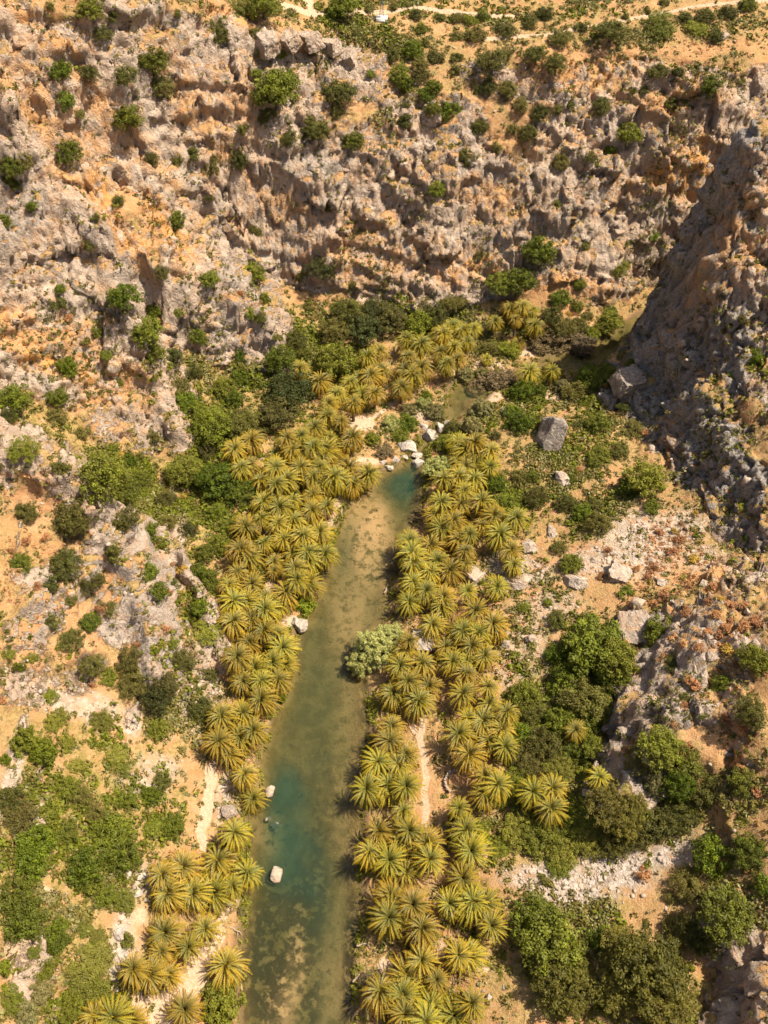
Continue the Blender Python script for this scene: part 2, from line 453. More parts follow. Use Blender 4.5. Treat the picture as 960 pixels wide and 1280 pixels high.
verts = np.stack([XX, YY, ZZ], -1).reshape(-1, 3).astype(np.float32)
idx = np.arange(NX * NY).reshape(NY, NX)
quads = np.stack([idx[:-1, :-1], idx[:-1, 1:], idx[1:, 1:], idx[1:, :-1]], -1).reshape(-1, 4)


def mesh_from(name, verts, faces, fsize, smooth_shade=False):
    me = bpy.data.meshes.new(name)
    verts = np.asarray(verts, np.float32)
    faces = np.asarray(faces, np.int32).reshape(-1, fsize)
    me.vertices.add(len(verts))
    me.vertices.foreach_set("co", verts.ravel())
    me.loops.add(faces.size)
    me.loops.foreach_set("vertex_index", faces.ravel())
    me.polygons.add(len(faces))
    me.polygons.foreach_set("loop_start", np.arange(0, faces.size, fsize, dtype=np.int32))
    me.update(calc_edges=True)
    if smooth_shade:
        me.polygons.foreach_set("use_smooth", np.ones(len(faces), bool))
    return me


def add_attr(me, name, data, domain='POINT'):
    a = me.attributes.new(name, 'FLOAT', domain)
    a.data.foreach_set("value", np.asarray(data, np.float32).ravel())


terr = mesh_from("terrain", verts, quads, 4, False)
add_attr(terr, "rock", rockcol)
add_attr(terr, "sand", m_sand)
add_attr(terr, "scree", m_scree)
add_attr(terr, "clay", m_clay)
add_attr(terr, "green", m_green)
add_attr(terr, "wet", smooth(1.5, .2, sd + fbm(X, Y, zero, 2.5, 3, 97) * .8) * (sd > -1))
add_attr(terr, "bed", smooth(.6, -.3, sd))
WEED = """335,1200,36,90,1 375,1150,30,70,1 325,1180,18,70,1 340,1130,20,40,.9 395,1060,10,70,.7 410,1010,10,70,.5 400,960,14,40,.45 385,1240,16,60,.9 320,1250,14,40,.8 437,1200,8,90,1 398,1110,16,40,.8 455,880,6,100,.6"""
SANDBED = """370,1200,12,60,1 350,1260,18,50,1 410,1230,20,80,.35 460,670,26,60,1 440,760,26,70,.6 430,950,16,140,.25 340,1040,14,24,.8 700,458,20,8,.4"""
gn = fbm(X, Y, Z, 6, 3, 95)
add_attr(terr, "grey", np.maximum(.9 * crag * (1 - smooth(62, 66, X + gn * 3)), .4 * smooth(.05, .5, fbm(X, Y, Z, 14, 3, 96))))  # shade of the crag face put into the colour; elsewhere random grey patches
add_attr(terr, "weed", blobs(WEED, X, Y, .6))
add_attr(terr, "pale", blobs(SANDBED, X, Y, .6))
terrain = bpy.data.objects.new("terrain", terr)
COL.objects.link(terrain)
terrain["kind"] = "structure"
terrain["label"] = "rocky gorge floor, slopes and cliffs"

# ------------------------------------------------------------------ water surface
wxs = np.arange(-30, 70.01, .5)
wys = np.arange(-138, 172.01, .5)
WX, WY = np.meshgrid(wxs, wys)
wsd = river_signed(WX, WY)
keep = wsd < .9
wd = np.interp(0, [0], [0])
fy = np.clip(np.searchsorted(ys, WY) , 0, NY - 1)
fx = np.clip(np.searchsorted(xs, WX), 0, NX - 1)
wdepth = np.clip(-ZZ[fy, fx], 0, 5)
wi = np.arange(WX.size).reshape(WX.shape)
kq = keep[:-1, :-1] | keep[1:, :-1] | keep[:-1, 1:] | keep[1:, 1:]
wq = np.stack([wi[:-1, :-1], wi[:-1, 1:], wi[1:, 1:], wi[1:, :-1]], -1)[kq]
used = np.unique(wq)
remap = np.full(WX.size, -1)
remap[used] = np.arange(len(used))
wme = mesh_from("water", np.stack([WX.ravel()[used], WY.ravel()[used], np.zeros(len(used))], -1), remap[wq], 4, True)
add_attr(wme, "depth", wdepth.ravel()[used])
water = bpy.data.objects.new("river_water", wme)
COL.objects.link(water)
water["kind"] = "structure"
water["label"] = "clear olive and teal river water"
# ------------------------------------------------------------------ materials
class NT:
    def __init__(s, name):
        s.m = bpy.data.materials.new(name)
        s.m.use_nodes = True
        s.t = s.m.node_tree
        s.t.nodes.clear()
        s.out = s.n("ShaderNodeOutputMaterial")

    def n(s, typ, **kw):
        nd = s.t.nodes.new(typ)
        for k, v in kw.items():
            setattr(nd, k, v)
        return nd

    def put(s, sock, v):
        if isinstance(v, bpy.types.NodeSocket):
            s.t.links.new(v, sock)
        elif isinstance(v, (tuple, list)) and len(v) == 3 and sock.type == 'RGBA':
            sock.default_value = (*v, 1)
        else:
            sock.default_value = v

    def attr(s, name):
        return s.n("ShaderNodeAttribute", attribute_name=name).outputs["Fac"]

    def pos(s):
        return s.n("ShaderNodeNewGeometry").outputs["Position"]

    def scaled(s, vec, sc):
        nd = s.n("ShaderNodeVectorMath", operation='MULTIPLY')
        s.put(nd.inputs[0], vec)
        nd.inputs[1].default_value = sc
        return nd.outputs[0]

    def noise(s, vec, scale, detail=4, rough=.55, dist=0):
        nd = s.n("ShaderNodeTexNoise")
        s.put(nd.inputs["Vector"], vec)
        nd.inputs["Scale"].default_value = scale
        nd.inputs["Detail"].default_value = detail
        nd.inputs["Roughness"].default_value = rough
        nd.inputs["Distortion"].default_value = dist
        return nd.outputs["Fac"]

    def voro(s, vec, scale, feature='F1', out="Distance"):
        nd = s.n("ShaderNodeTexVoronoi", feature=feature)
        s.put(nd.inputs["Vector"], vec)
        nd.inputs["Scale"].default_value = scale
        return nd.outputs[out]

    def math(s, op, a, b=None, clamp=False):
        nd = s.n("ShaderNodeMath", operation=op, use_clamp=clamp)
        s.put(nd.inputs[0], a)
        if b is not None:
            s.put(nd.inputs[1], b)
        return nd.outputs[0]

    def ramp(s, fac, lo, hi, a=0., b=1.):
        nd = s.n("ShaderNodeMapRange", interpolation_type='SMOOTHSTEP')
        s.put(nd.inputs["Value"], fac)
        s.put(nd.inputs["From Min"], lo)
        s.put(nd.inputs["From Max"], hi)
        nd.inputs["To Min"].default_value = a
        nd.inputs["To Max"].default_value = b
        return nd.outputs["Result"]

    def mix(s, fac, a, b, mode='MIX'):
        nd = s.n("ShaderNodeMix", data_type='RGBA', blend_type=mode)
        s.put(nd.inputs[0], fac)
        s.put(nd.inputs[6], a)
        s.put(nd.inputs[7], b)
        return nd.outputs[2]

    def bump(s, h, strength, dist, normal=None):
        nd = s.n("ShaderNodeBump")
        s.put(nd.inputs["Height"], h)
        nd.inputs["Strength"].default_value = strength
        nd.inputs["Distance"].default_value = dist
        if normal is not None:
            s.put(nd.inputs["Normal"], normal)
        return nd.outputs["Normal"]

    def principled(s, col, rough=.9, normal=None, spec=.2, **kw):
        nd = s.n("ShaderNodeBsdfPrincipled")
        s.put(nd.inputs["Base Color"], col)
        s.put(nd.inputs["Roughness"], rough)
        s.put(nd.inputs["Specular IOR Level"], spec)
        if normal is not None:
            s.put(nd.inputs["Normal"], normal)
        for k, v in kw.items():
            s.put(nd.inputs[k], v)
        return nd.outputs[0]

    def done(s, sh):
        s.t.links.new(sh, s.out.inputs["Surface"])
        return s.m


def rock_colour(t, P, clay=None, grey=None):
    big = t.noise(P, .12, 4)
    mid = t.noise(P, .55, 5, .6)
    fine = t.noise(P, 3.0, 5, .65)
    streak = t.noise(t.scaled(P, (1.0, 1.0, .22)), .9, 4, .6)
    c = t.mix(t.ramp(mid, .35, .68), (.32, .245, .185), (.52, .41, .31))
    c = t.mix(t.ramp(big, .42, .66, 0, .55), c, (.43, .30, .20))
    c = t.mix(t.ramp(streak, .57, .76, 0, .5), c, (.17, .145, .12))
    c = t.mix(t.ramp(fine, .52, .78, 0, .55), c, (.62, .54, .45))
    c = t.mix(t.ramp(fine, .46, .28, 0, .55), c, (.15, .11, .08))
    orange = t.ramp(t.noise(P, .28, 5, .62, .6), .48, .68, 0, .65)
    if grey is not None:
        keep = t.math('SUBTRACT', 1.0, t.math('MULTIPLY', grey, .85))
        orange = t.math('MULTIPLY', orange, keep)
        c = t.mix(grey, c, t.mix(t.ramp(fine, .35, .65), (.20, .178, .155), (.36, .32, .28)))  # darker grey rock; on the crag face it also stands in for shade
    c = t.mix(orange, c, (.49, .275, .135))
    if clay is not None:
        cl = t.math('MULTIPLY', clay, t.ramp(t.noise(P, .5, 5, .6), .38, .56), True)
        c = t.mix(cl, c, (.60, .30, .095))
    frac = t.n("ShaderNodeTexVoronoi", feature='F1', distance='CHEBYCHEV')
    wv = t.n("ShaderNodeVectorMath", operation='ADD')
    t.put(wv.inputs[0], t.scaled(P, (1.0, 1.0, .55)))
    nz_ = t.n("ShaderNodeTexNoise")
    t.put(nz_.inputs["Vector"], P)
    nz_.inputs["Scale"].default_value = 1.1
    t.put(wv.inputs[1], t.scaled(nz_.outputs["Color"], (1.1, 1.1, 1.1)))
    t.put(frac.inputs["Vector"], wv.outputs[0])
    frac.inputs["Scale"].default_value = 1.25
    h = t.math('ADD', t.math('MULTIPLY', frac.outputs["Distance"], .55), t.math('ADD', t.math('MULTIPLY', mid, .7), t.math('MULTIPLY', fine, .75)))
    return c, h


t = NT("gorge_ground")
P = t.pos()
clay = t.attr("clay")
rc, rh = rock_colour(t, P, clay, t.attr("grey"))
fine = t.noise(P, 2.2, 5, .6)
mid = t.noise(P, .45, 5, .6)
big = t.noise(P, .09, 4)
speck = t.noise(P, 6.5, 3, .7)
soil = t.mix(t.ramp(mid, .35, .65), (.40, .205, .088), (.50, .29, .14))
soil = t.mix(t.ramp(big, .45, .62, 0, .6), soil, (.37, .22, .09))
soil = t.mix(t.math('MULTIPLY', clay, .8), soil, (.50, .265, .115))
grass = t.mix(t.ramp(fine, .35, .65), (.22, .155, .048), (.40, .285, .11))
grassy = t.math('MULTIPLY', t.ramp(t.noise(P, .3, 5, .65), .42, .6), t.ramp(clay, .9, .2))
soil = t.mix(t.math('MULTIPLY', grassy, .75), soil, grass)
soil = t.mix(t.ramp(speck, .58, .72, 0, .65), soil, (.60, .50, .39))
soil = t.mix(t.ramp(speck, .40, .28, 0, .6), soil, (.13, .085, .04))
greenc = t.mix(t.ramp(fine, .35, .65), (.13, .115, .025), (.28, .235, .06))
greenf = t.math('MULTIPLY', t.attr("green"), t.ramp(t.noise(P, .7, 5, .65), .36, .6), True)
soil = t.mix(t.math('MULTIPLY', greenf, .85), soil, greenc)
stones = t.voro(P, 1.7, 'F1', "Color")
stv = t.n("ShaderNodeSeparateColor")
t.put(stv.inputs[0], stones)
pebble = t.mix(stv.outputs[0], (.30, .235, .175), (.56, .48, .40))
sc_f = t.math('MULTIPLY', t.attr("scree"), t.ramp(t.noise(P, .6, 4, .6), .28, .52), True)
soil = t.mix(sc_f, soil, pebble)
sand = t.mix(t.ramp(fine, .3, .7), (.47, .315, .195), (.56, .41, .27))
sd_f = t.ramp(t.math('ADD', t.attr("sand"), t.math('MULTIPLY', t.math('SUBTRACT', mid, .5), .9)), .3, .62)
soil = t.mix(sd_f, soil, sand)
rk_f = t.ramp(t.math('ADD', t.attr("rock"), t.math('MULTIPLY', t.math('SUBTRACT', t.noise(P, 1.3, 6, .7), .5), 1.3)), .34, .56)
col = t.mix(rk_f, soil, rc)
# river bed
bedc = t.mix(t.ramp(t.noise(P, .5, 5, .6), .35, .65), (.135, .098, .034), (.215, .155, .060))
bedc = t.mix(t.math('MULTIPLY', t.attr("pale"), t.ramp(t.noise(P, .8, 5, .6), .36, .54)), bedc, (.50, .32, .16))
weed = t.math('MULTIPLY', t.attr("weed"), t.ramp(t.noise(P, .7, 6, .65), .40, .52), True)
bedc = t.mix(t.math('MULTIPLY', weed, .9), bedc, (.030, .024, .010))
spots = t.ramp(t.noise(P, .85, 6, .72), .60, .66, 0, .75)
bedc = t.mix(spots, bedc, (.05, .045, .02))
col = t.mix(t.math('MULTIPLY', t.attr("wet"), .75), col, (.105, .075, .042))
col = t.mix(t.attr("bed"), col, bedc)
hs = t.math('ADD', t.math('MULTIPLY', fine, .5), t.math('MULTIPLY', speck, .3))
nd = t.n("ShaderNodeMix", data_type='FLOAT')
t.put(nd.inputs[0], rk_f); t.put(nd.inputs[2], hs); t.put(nd.inputs[3], rh)
nrm = t.bump(nd.outputs[0], 1.0, .6)
terr.materials.append(t.done(t.principled(col, .95, nrm, .1)))

t = NT("boulder_stone")
tc = t.n("ShaderNodeTexCoord").outputs["Object"]
P = t.pos()
rc, rh = rock_colour(t, P)
pale = t.mix(t.ramp(t.noise(P, 1.2, 5, .6), .35, .65), (.36, .30, .24), (.55, .465, .38))
pale = t.mix(t.ramp(t.noise(P, 4.0, 4, .7), .56, .72, 0, .7), pale, (.22, .18, .15))
oi = t.n("ShaderNodeObjectInfo")
sep = t.n("ShaderNodeSeparateColor")
t.put(sep.inputs[0], oi.outputs["Color"])
dark = t.mix(t.ramp(t.noise(P, 1.6, 5, .65), .35, .65), (.13, .115, .10), (.33, .29, .25))
c = t.mix(t.ramp(sep.outputs[0], .0, .55), dark, rc)
c = t.mix(t.ramp(sep.outputs[0], .5, 1.0), c, pale)
MAT_STONE = t.done(t.principled(c, .92, t.bump(rh, 1.0, .5), .15))

t = NT("crag_stone")
P = t.pos()
rc, rh = rock_colour(t, P)
MAT_CRAG = t.done(t.principled(rc, .95, t.bump(rh, 1.0, .5), .1))

t = NT("rubble_stone")
P = t.pos()
c = t.mix(t.noise(P, .9, 4, .6), (.30, .225, .165), (.47, .375, .295))
MAT_RUBBLE = t.done(t.principled(c, .95, None, .1))

# water: clear, with a teal-green murk that thickens with the depth of water looked through
t = NT("river_water")
P = t.pos()
dep = t.attr("depth")
ab = t.n("ShaderNodeBsdfTransparent")
trans_col = t.mix(t.math('MULTIPLY', dep, .33, True), (.97, .96, .90), (.45, .62, .45))
t.put(ab.inputs[0], trans_col)
df = t.n("ShaderNodeBsdfDiffuse")
t.put(df.inputs[0], t.mix(t.ramp(dep, .7, 2.0), (.058, .066, .024), (.024, .060, .036)))
mk = t.n("ShaderNodeMixShader")
murk = t.math('SUBTRACT', 1.0, t.math('POWER', 2.718, t.math('MULTIPLY', dep, -.30)))
t.put(mk.inputs[0], murk)
t.t.links.new(ab.outputs[0], mk.inputs[1])
t.t.links.new(df.outputs[0], mk.inputs[2])
gl = t.n("ShaderNodeBsdfGlossy")
gl.inputs["Roughness"].default_value = .06
rip = t.bump(t.noise(P, 1.9, 4, .6), .35, .12)
t.put(gl.inputs["Normal"], rip)
fr = t.n("ShaderNodeFresnel")
fr.inputs["IOR"].default_value = 1.33
t.put(fr.inputs["Normal"], rip)
mg = t.n("ShaderNodeMixShader")
t.put(mg.inputs[0], fr.outputs[0])
t.t.links.new(mk.outputs[0], mg.inputs[1])
t.t.links.new(gl.outputs[0], mg.inputs[2])
wme.materials.append(t.done(mg.outputs[0]))


def leaf_material(name, dark, light, trans=.2, warm=(.30, .20, .05), warmth=.12, rough=.62):
    """Foliage whose leaves differ by age (mesh attribute 'tone') and whose plants differ a little from each other."""
    t = NT(name)
    tone = t.attr("tone")
    oi = t.n("ShaderNodeObjectInfo")
    rnd = oi.outputs["Random"]
    c = t.mix(tone, dark, light)
    c = t.mix(t.math('MULTIPLY', rnd, warmth * 2), c, warm)
    hsv = t.n("ShaderNodeHueSaturation")
    t.put(hsv.inputs["Color"], c)
    t.put(hsv.inputs["Value"], t.ramp(t.math('FRACT', t.math('MULTIPLY', rnd, 7.13)), 0, 1, .78, 1.22))
    c = hsv.outputs[0]
    p = t.principled(c, rough, None, .25)
    tr = t.n("ShaderNodeBsdfTranslucent")
    t.put(tr.inputs[0], c)
    mx = t.n("ShaderNodeMixShader")
    mx.inputs[0].default_value = trans
    t.t.links.new(p, mx.inputs[1])
    t.t.links.new(tr.outputs[0], mx.inputs[2])
    return t.done(mx.outputs[0])


LEAF = {
    'b': leaf_material("leaves_bright_green", (0.0453, 0.0674, 0.0030), (0.1510, 0.1909, 0.0067)),
    'y': leaf_material("leaves_yellow_green", (0.0971, 0.1243, 0.0052), (0.2331, 0.2620, 0.0133)),
    'd': leaf_material("leaves_dull_olive", (0.0464, 0.0505, 0.0074), (0.1195, 0.1221, 0.0178)),
    'D': leaf_material("leaves_dark_green", (0.0281, 0.0375, 0.0081), (0.0777, 0.0919, 0.0192)),
    'm': leaf_material("leaves_low_thicket", (0.0851, 0.0979, 0.0059), (0.1961, 0.2085, 0.0133)),
    'k': leaf_material("leaves_bronze_green", (0.0527, 0.0531, 0.0052), (0.1582, 0.1450, 0.0148)),
    'g': leaf_material("leaves_grey_green", (0.1406, 0.1295, 0.0444), (0.2812, 0.2516, 0.0962)),
    'o': leaf_material("leaves_oleander_brown", (0.0703, 0.0533, 0.0222), (0.1739, 0.1184, 0.0592)),
    'w': leaf_material("leaves_willow", (.25, .27, .07), (.48, .48, .15)),
    'r': leaf_material("twigs_rust", (.26, .11, .045), (.46, .22, .10), .15),
    'q': leaf_material("twigs_golden", (.280, .170, .025), (.520, .330, .050), .15),
    's': leaf_material("scrub_straw", (.160, .120, .045), (.400, .300, .130), .2),
}
t = NT("bark")
P = t.pos()
MAT_BARK = t.done(t.principled(t.mix(t.noise(P, 5, 4), (.10, .07, .045), (.22, .16, .11)), .95))
t = NT("palm_bark")
P = t.pos()
MAT_PALMBARK = t.done(t.principled(t.mix(t.noise(P, 6, 4), (.12, .075, .04), (.30, .20, .12)), .95))


def frond_material(name, young, mature, old):
    t = NT(name)
    age = t.attr("tone")
    oi = t.n("ShaderNodeObjectInfo")
    rnd = oi.outputs["Random"]
    c = t.mix(t.ramp(age, .0, .42), young, mature)
    c = t.mix(t.ramp(age, .45, .95), c, old)
    hsv = t.n("ShaderNodeHueSaturation")
    t.put(hsv.inputs["Color"], c)
    t.put(hsv.inputs["Hue"], t.ramp(rnd, 0, 1, .487, .514))
    t.put(hsv.inputs["Value"], t.ramp(t.math('FRACT', t.math('MULTIPLY', rnd, 5.7)), 0, 1, .84, 1.16))
    c = hsv.outputs[0]
    p = t.principled(c, .5, None, .3)
    tr = t.n("ShaderNodeBsdfTranslucent")
    t.put(tr.inputs[0], c)
    mx = t.n("ShaderNodeMixShader")
    mx.inputs[0].default_value = .15
    t.t.links.new(p, mx.inputs[1])
    t.t.links.new(tr.outputs[0], mx.inputs[2])
    return t.done(mx.outputs[0])


MAT_FROND = frond_material("palm_fronds", (.20, .19, .050), (.335, .24, .017), (.45, .24, .024))
MAT_SKIRT = frond_material("dead_palm_fronds", (.40, .27, .09), (.36, .23, .09), (.27, .17, .08))
# ------------------------------------------------------------------ helpers for things
def tag(o, label=None, cat=None, group=None, kind=None):
    for k, v in (("label", label), ("category", cat), ("group", group), ("kind", kind)):
        if v:
            o[k] = v
    return o


def link(name, me, parent=None):
    o = bpy.data.objects.new(name, me)
    COL.objects.link(o)
    if parent is not None:
        o.parent = parent
    return o


bpy.context.view_layer.update()
from mathutils.bvhtree import BVHTree
TREE = BVHTree.FromObject(terrain, bpy.context.evaluated_depsgraph_get())


def ground_at(px, py, lift=0.0):
    """Where a thing stands whose point at height `lift` is seen at that place of the photograph."""
    d = Vector(ray(px, py)).normalized()
    loc, nor, _i, _d = TREE.ray_cast(Vector((0, 0, CAM_H - lift)), d)
    if loc is None:
        return None, None
    return loc, nor


def ground_below(x, y):
    loc, nor, _i, _d = TREE.ray_cast(Vector((x, y, 130.0)), Vector((0, 0, -1)))
    return (loc, nor) if loc is not None else (Vector((x, y, float(base_height(x, y)))), Vector((0, 0, 1)))


# ------------------------------------------------------------------ date palms
def palm_crown(rng, n=84, dr=1.0, L=3.05, skirt=False, lo=-76, hi=84):
    """Arching feather fronds: each a midrib with two rows of narrow leaflets."""
    V, F, T = [], [], []
    ga = math.pi * (3 - math.sqrt(5))
    for i in range(n):
        q = (i + .5) / n
        el = math.radians(hi + (lo - hi) * q ** .92 + rng.normal(0, 5))
        az = i * ga + rng.normal(0, .16)
        ln = L * (.62 + .5 * min(1, q * 2.2)) * rng.uniform(.88, 1.1)
        if q > .85:
            ln *= .92
        age = np.clip(q + rng.normal(0, .15), 0, 1)
        seg = 9
        droop = dr * (1.25 + .35 * q) * rng.uniform(.8, 1.2)
        p = np.array([math.cos(az) * .14, math.sin(az) * .14, .10 * (1 - q)])
        tw = rng.normal(0, .25)
        pts, dirs = [p], []
        for s in range(seg):
            e = el - droop * ((s + .5) / seg) ** 1.5
            d = np.array([math.cos(az) * math.cos(e), math.sin(az) * math.cos(e), math.sin(e)])
            dirs.append(d)
            p = p + d * ln / seg
            pts.append(p)
        side0 = np.array([-math.sin(az), math.cos(az), 0])
        # midrib
        for s in range(seg):
            d = dirs[s]
            nrm = np.cross(side0, d)
            w = .04 * (1 - s / seg) + .012
            b = len(V)
            V += [pts[s] - side0 * w, pts[s] + side0 * w, pts[s + 1] + side0 * w * .9, pts[s + 1] - side0 * w * .9]
            F.append((b, b + 1, b + 2, b + 3))
            T.append(min(1, age * .7 + .25))
        # leaflets
        nl = 12
        for j in range(nl):
            u = .14 + .86 * (j + .5) / nl
            fs = u * seg
            s = min(int(fs), seg - 1)
            c = pts[s] + (pts[s + 1] - pts[s]) * (fs - s)
            d = dirs[s]
            nrm = np.cross(d, side0)
            nrm = nrm if nrm[2] > 0 or skirt else nrm
            ll = .27 * math.sin(math.pi * (.12 + .80 * u)) ** .7 * (L / 2.75) * rng.uniform(.85, 1.15)
            for sg in (-1, 1):
                out = side0 * sg * math.cos(tw * sg) * .52 + d * .80 + nrm * (.34 - .1 * q)
                out = out / np.linalg.norm(out)
                tip = c + out * ll + np.array([0, 0, -.07 * ll])
                wv = d * .075
                b = len(V)
                V += [c - wv, c + wv, tip + wv * .25, tip - wv * .25]
                F.append((b, b + 1, b + 2, b + 3))
                T.append(float(np.clip(age * .8 + .28 * (j / nl) ** 2 + rng.normal(0, .05), 0, 1)))
    return np.array(V), F, T


ARR = {}


def toned(name, V, F, T, mat, fsize=4):
    me = mesh_from(name, V, F, fsize)
    ARR[me.name] = (np.asarray(V, np.float32), np.asarray(F), np.asarray(T))
    add_attr(me, "tone", T, 'FACE')
    me.materials.append(mat)
    return me


def tube(path, radii, sides=8):
    V, F = [], []
    path = np.asarray(path, float)
    for i, (p, r) in enumerate(zip(path, radii)):
        a = path[min(i + 1, len(path) - 1)] - path[max(i - 1, 0)]
        a /= np.linalg.norm(a) + 1e-9
        h = np.array([1.0, 0, 0]) if abs(a[0]) < .8 else np.array([0, 1.0, 0])
        u = np.cross(a, h); u /= np.linalg.norm(u)
        v = np.cross(a, u)
        for k in range(sides):
            t_ = 2 * math.pi * k / sides
            V.append(p + r * (math.cos(t_) * u + math.sin(t_) * v))
    for i in range(len(path) - 1):
        for k in range(sides):
            b, c = i * sides, (i + 1) * sides
            F.append((b + k, b + (k + 1) % sides, c + (k + 1) % sides, c + k))
    return np.array(V), F


CROWNS, SKIRTS, TRUNKS = [], [], {}
for i in range(7):
    rng = np.random.default_rng(100 + i)
    V, F, T = palm_crown(rng, n=(160, 145, 170, 150, 135, 165, 155)[i], dr=(1.12, 1.0, 1.25, 1.38, 1.05, 1.18, 1.3)[i], L=(3.0, 2.9, 3.05, 3.1, 2.8, 2.95, 3.15)[i])
    CROWNS.append(toned("palm_crown", V, F, T, MAT_FROND))
for i in range(3):
    rng = np.random.default_rng(140 + i)
    V, F, T = palm_crown(rng, n=24, L=1.9, skirt=True, lo=-82, hi=-44)
    SKIRTS.append(toned("dead_frond_skirt", V, F, T, MAT_SKIRT))


def palm_trunk(h):
    key = round(h * 2) / 2
    if key not in TRUNKS:
        rng = np.random.default_rng(int(key * 10))
        zs = np.linspace(-.8, key, 14)
        lean = rng.normal(0, .03, 2)
        path = [(lean[0] * max(z, 0), lean[1] * max(z, 0), z) for z in zs]
        rad = [.27 + .05 * ((i % 2)) + (.12 if i == 0 else 0) + (.10 if i >= 12 else 0) for i in range(14)]
        V, F = tube(path, rad, 9)
        me = mesh_from("palm_trunk", V, F, 4, True)
        me.materials.append(MAT_PALMBARK)
        TRUNKS[key] = (me, (lean[0] * key, lean[1] * key, key))
    return TRUNKS[key]


# ------------------------------------------------------------------ shrubs and broadleaved trees
def foliage(rng, lobes=34, leaves=70, flat=.75, leaf=.075, spiky=0.0, low=-.25, lobe_r=.30, gap=0.0):
    """A crown of unit radius: leaf clumps sit on many lobes, with gaps between."""
    V, F, T = [], [], []
    cs = []
    tries = 0
    while len(cs) < lobes and tries < 4000:
        tries += 1
        d = rng.normal(size=3)
        d /= np.linalg.norm(d)
        if d[2] < low:
            continue
        rr = rng.uniform(.52, .92) if rng.random() < .8 else rng.uniform(.1, .5)
        c = d * rr
        if all(np.linalg.norm(c - k) > lobe_r * (.62 + gap) for k in cs) or tries > 1500:
            cs.append(c)
    wob = rng.normal(0, .10, (len(cs), 3)) * (lobe_r / .3)
    for c, wb in zip(cs, wob):
        r = lobe_r * rng.uniform(.7, 1.25)
        tone0 = rng.uniform(.10, .80)
        n = int(leaves * rng.uniform(.7, 1.3))
        d = rng.normal(size=(n, 3))
        d[:, 2] += .35
        d /= np.linalg.norm(d, axis=1, keepdims=True)
        p = c + wb + d * r * rng.uniform(.72, 1.06, (n, 1))
        nrm = d + rng.normal(0, .55, (n, 3))
        nrm /= np.linalg.norm(nrm, axis=1, keepdims=True)
        a = np.cross(nrm, rng.normal(size=(n, 3)))
        a /= np.linalg.norm(a, axis=1, keepdims=True) + 1e-9
        b = np.cross(nrm, a)
        s = leaf * rng.uniform(.6, 1.35, (n, 1))
        l = s * (1 + spiky)
        V.append(np.stack([p - a * l, p - b * s * .62, p + a * l, p + b * s * .62], 1).reshape(-1, 3))
        T.append(np.clip(tone0 + rng.normal(0, .2, n), 0, 1))
    V = np.concatenate(V)
    T = np.concatenate(T)
    F = np.arange(len(V)).reshape(-1, 4)
    V[:, 2] *= flat
    V[:, 2] += .12
    return V, F, T


FOL, FOLBIG = {}, {}
SPEC = {   # kind: (variants, options)
    'b': (5, dict(lobes=40, leaves=64, flat=.80, leaf=.072)),
    'y': (3, dict(lobes=36, leaves=64, flat=.82, leaf=.080)),
    'd': (5, dict(lobes=44, leaves=60, flat=.72, leaf=.062, lobe_r=.27)),
    'D': (3, dict(lobes=42, leaves=64, flat=.80, leaf=.066)),
    'm': (4, dict(lobes=52, leaves=60, flat=.42, leaf=.056, lobe_r=.23, low=-.1)),
    'k': (3, dict(lobes=60, leaves=62, flat=.70, leaf=.055, lobe_r=.22)),
    'g': (4, dict(lobes=34, leaves=80, flat=.85, leaf=.055, spiky=1.2, lobe_r=.28)),
    'w': (3, dict(lobes=44, leaves=80, flat=.75, leaf=.050, spiky=1.2, lobe_r=.25)),
    'o': (3, dict(lobes=46, leaves=60, flat=.50, leaf=.050, spiky=1.0, lobe_r=.24)),
    'r': (4, dict(lobes=16, leaves=44, flat=.70, leaf=.085, spiky=1.3, lobe_r=.38, low=-.1)),
    'q': (2, dict(lobes=16, leaves=44, flat=.70, leaf=.085, spiky=1.3, lobe_r=.38, low=-.1)),
}
for kind, (nv, opt) in SPEC.items():
    FOL[kind] = []
    for i in range(nv):
        rng = np.random.default_rng(ord(kind) * 31 + i)
        V, F, T = foliage(rng, **opt)
        FOL[kind].append(toned("foliage_" + kind, V, F, T, LEAF[kind]))
    if kind in 'bydDmkgw':
        FOLBIG[kind] = []
        for i in range(3):
            rng = np.random.default_rng(ord(kind) * 57 + i)
            o2 = dict(opt)
            o2.update(lobes=int(opt['lobes'] * 2.7), lobe_r=opt.get('lobe_r', .30) * .60, leaf=opt['leaf'] * .56)
            V, F, T = foliage(rng, **o2)
            FOLBIG[kind].append(toned("foliage_" + kind, V, F, T, LEAF[kind]))


def tree_wood(seed):
    """A short trunk that forks into limbs, for a crown of unit radius with its centre .8 above the ground."""
    rng = np.random.default_rng(seed)
    V, F = tube([(0, 0, -.5), (.02, .01, -.1), (0, .03, .3), (.03, 0, .52)], [.10, .085, .07, .06], 8)
    V = list(V)
    for k in range(6):
        az = k * 1.05 + rng.normal(0, .2)
        el = rng.uniform(.4, 1.2)
        e = np.array([math.cos(az) * math.cos(el), math.sin(az) * math.cos(el), math.sin(el)])
        st_ = np.array([.03, 0, .45])
        pv, pf = tube([st_, st_ + e * .3 + np.array([0, 0, .05]), st_ + e * .68], [.045, .032, .012], 6)
        b = len(V)
        V += list(pv)
        F += [tuple(i + b for i in f) for f in pf]
    me = mesh_from("tree_trunk", np.array(V), F, 4, True)
    me.materials.append(MAT_BARK)
    return me


WOOD = [tree_wood(s) for s in (1, 2, 3)]


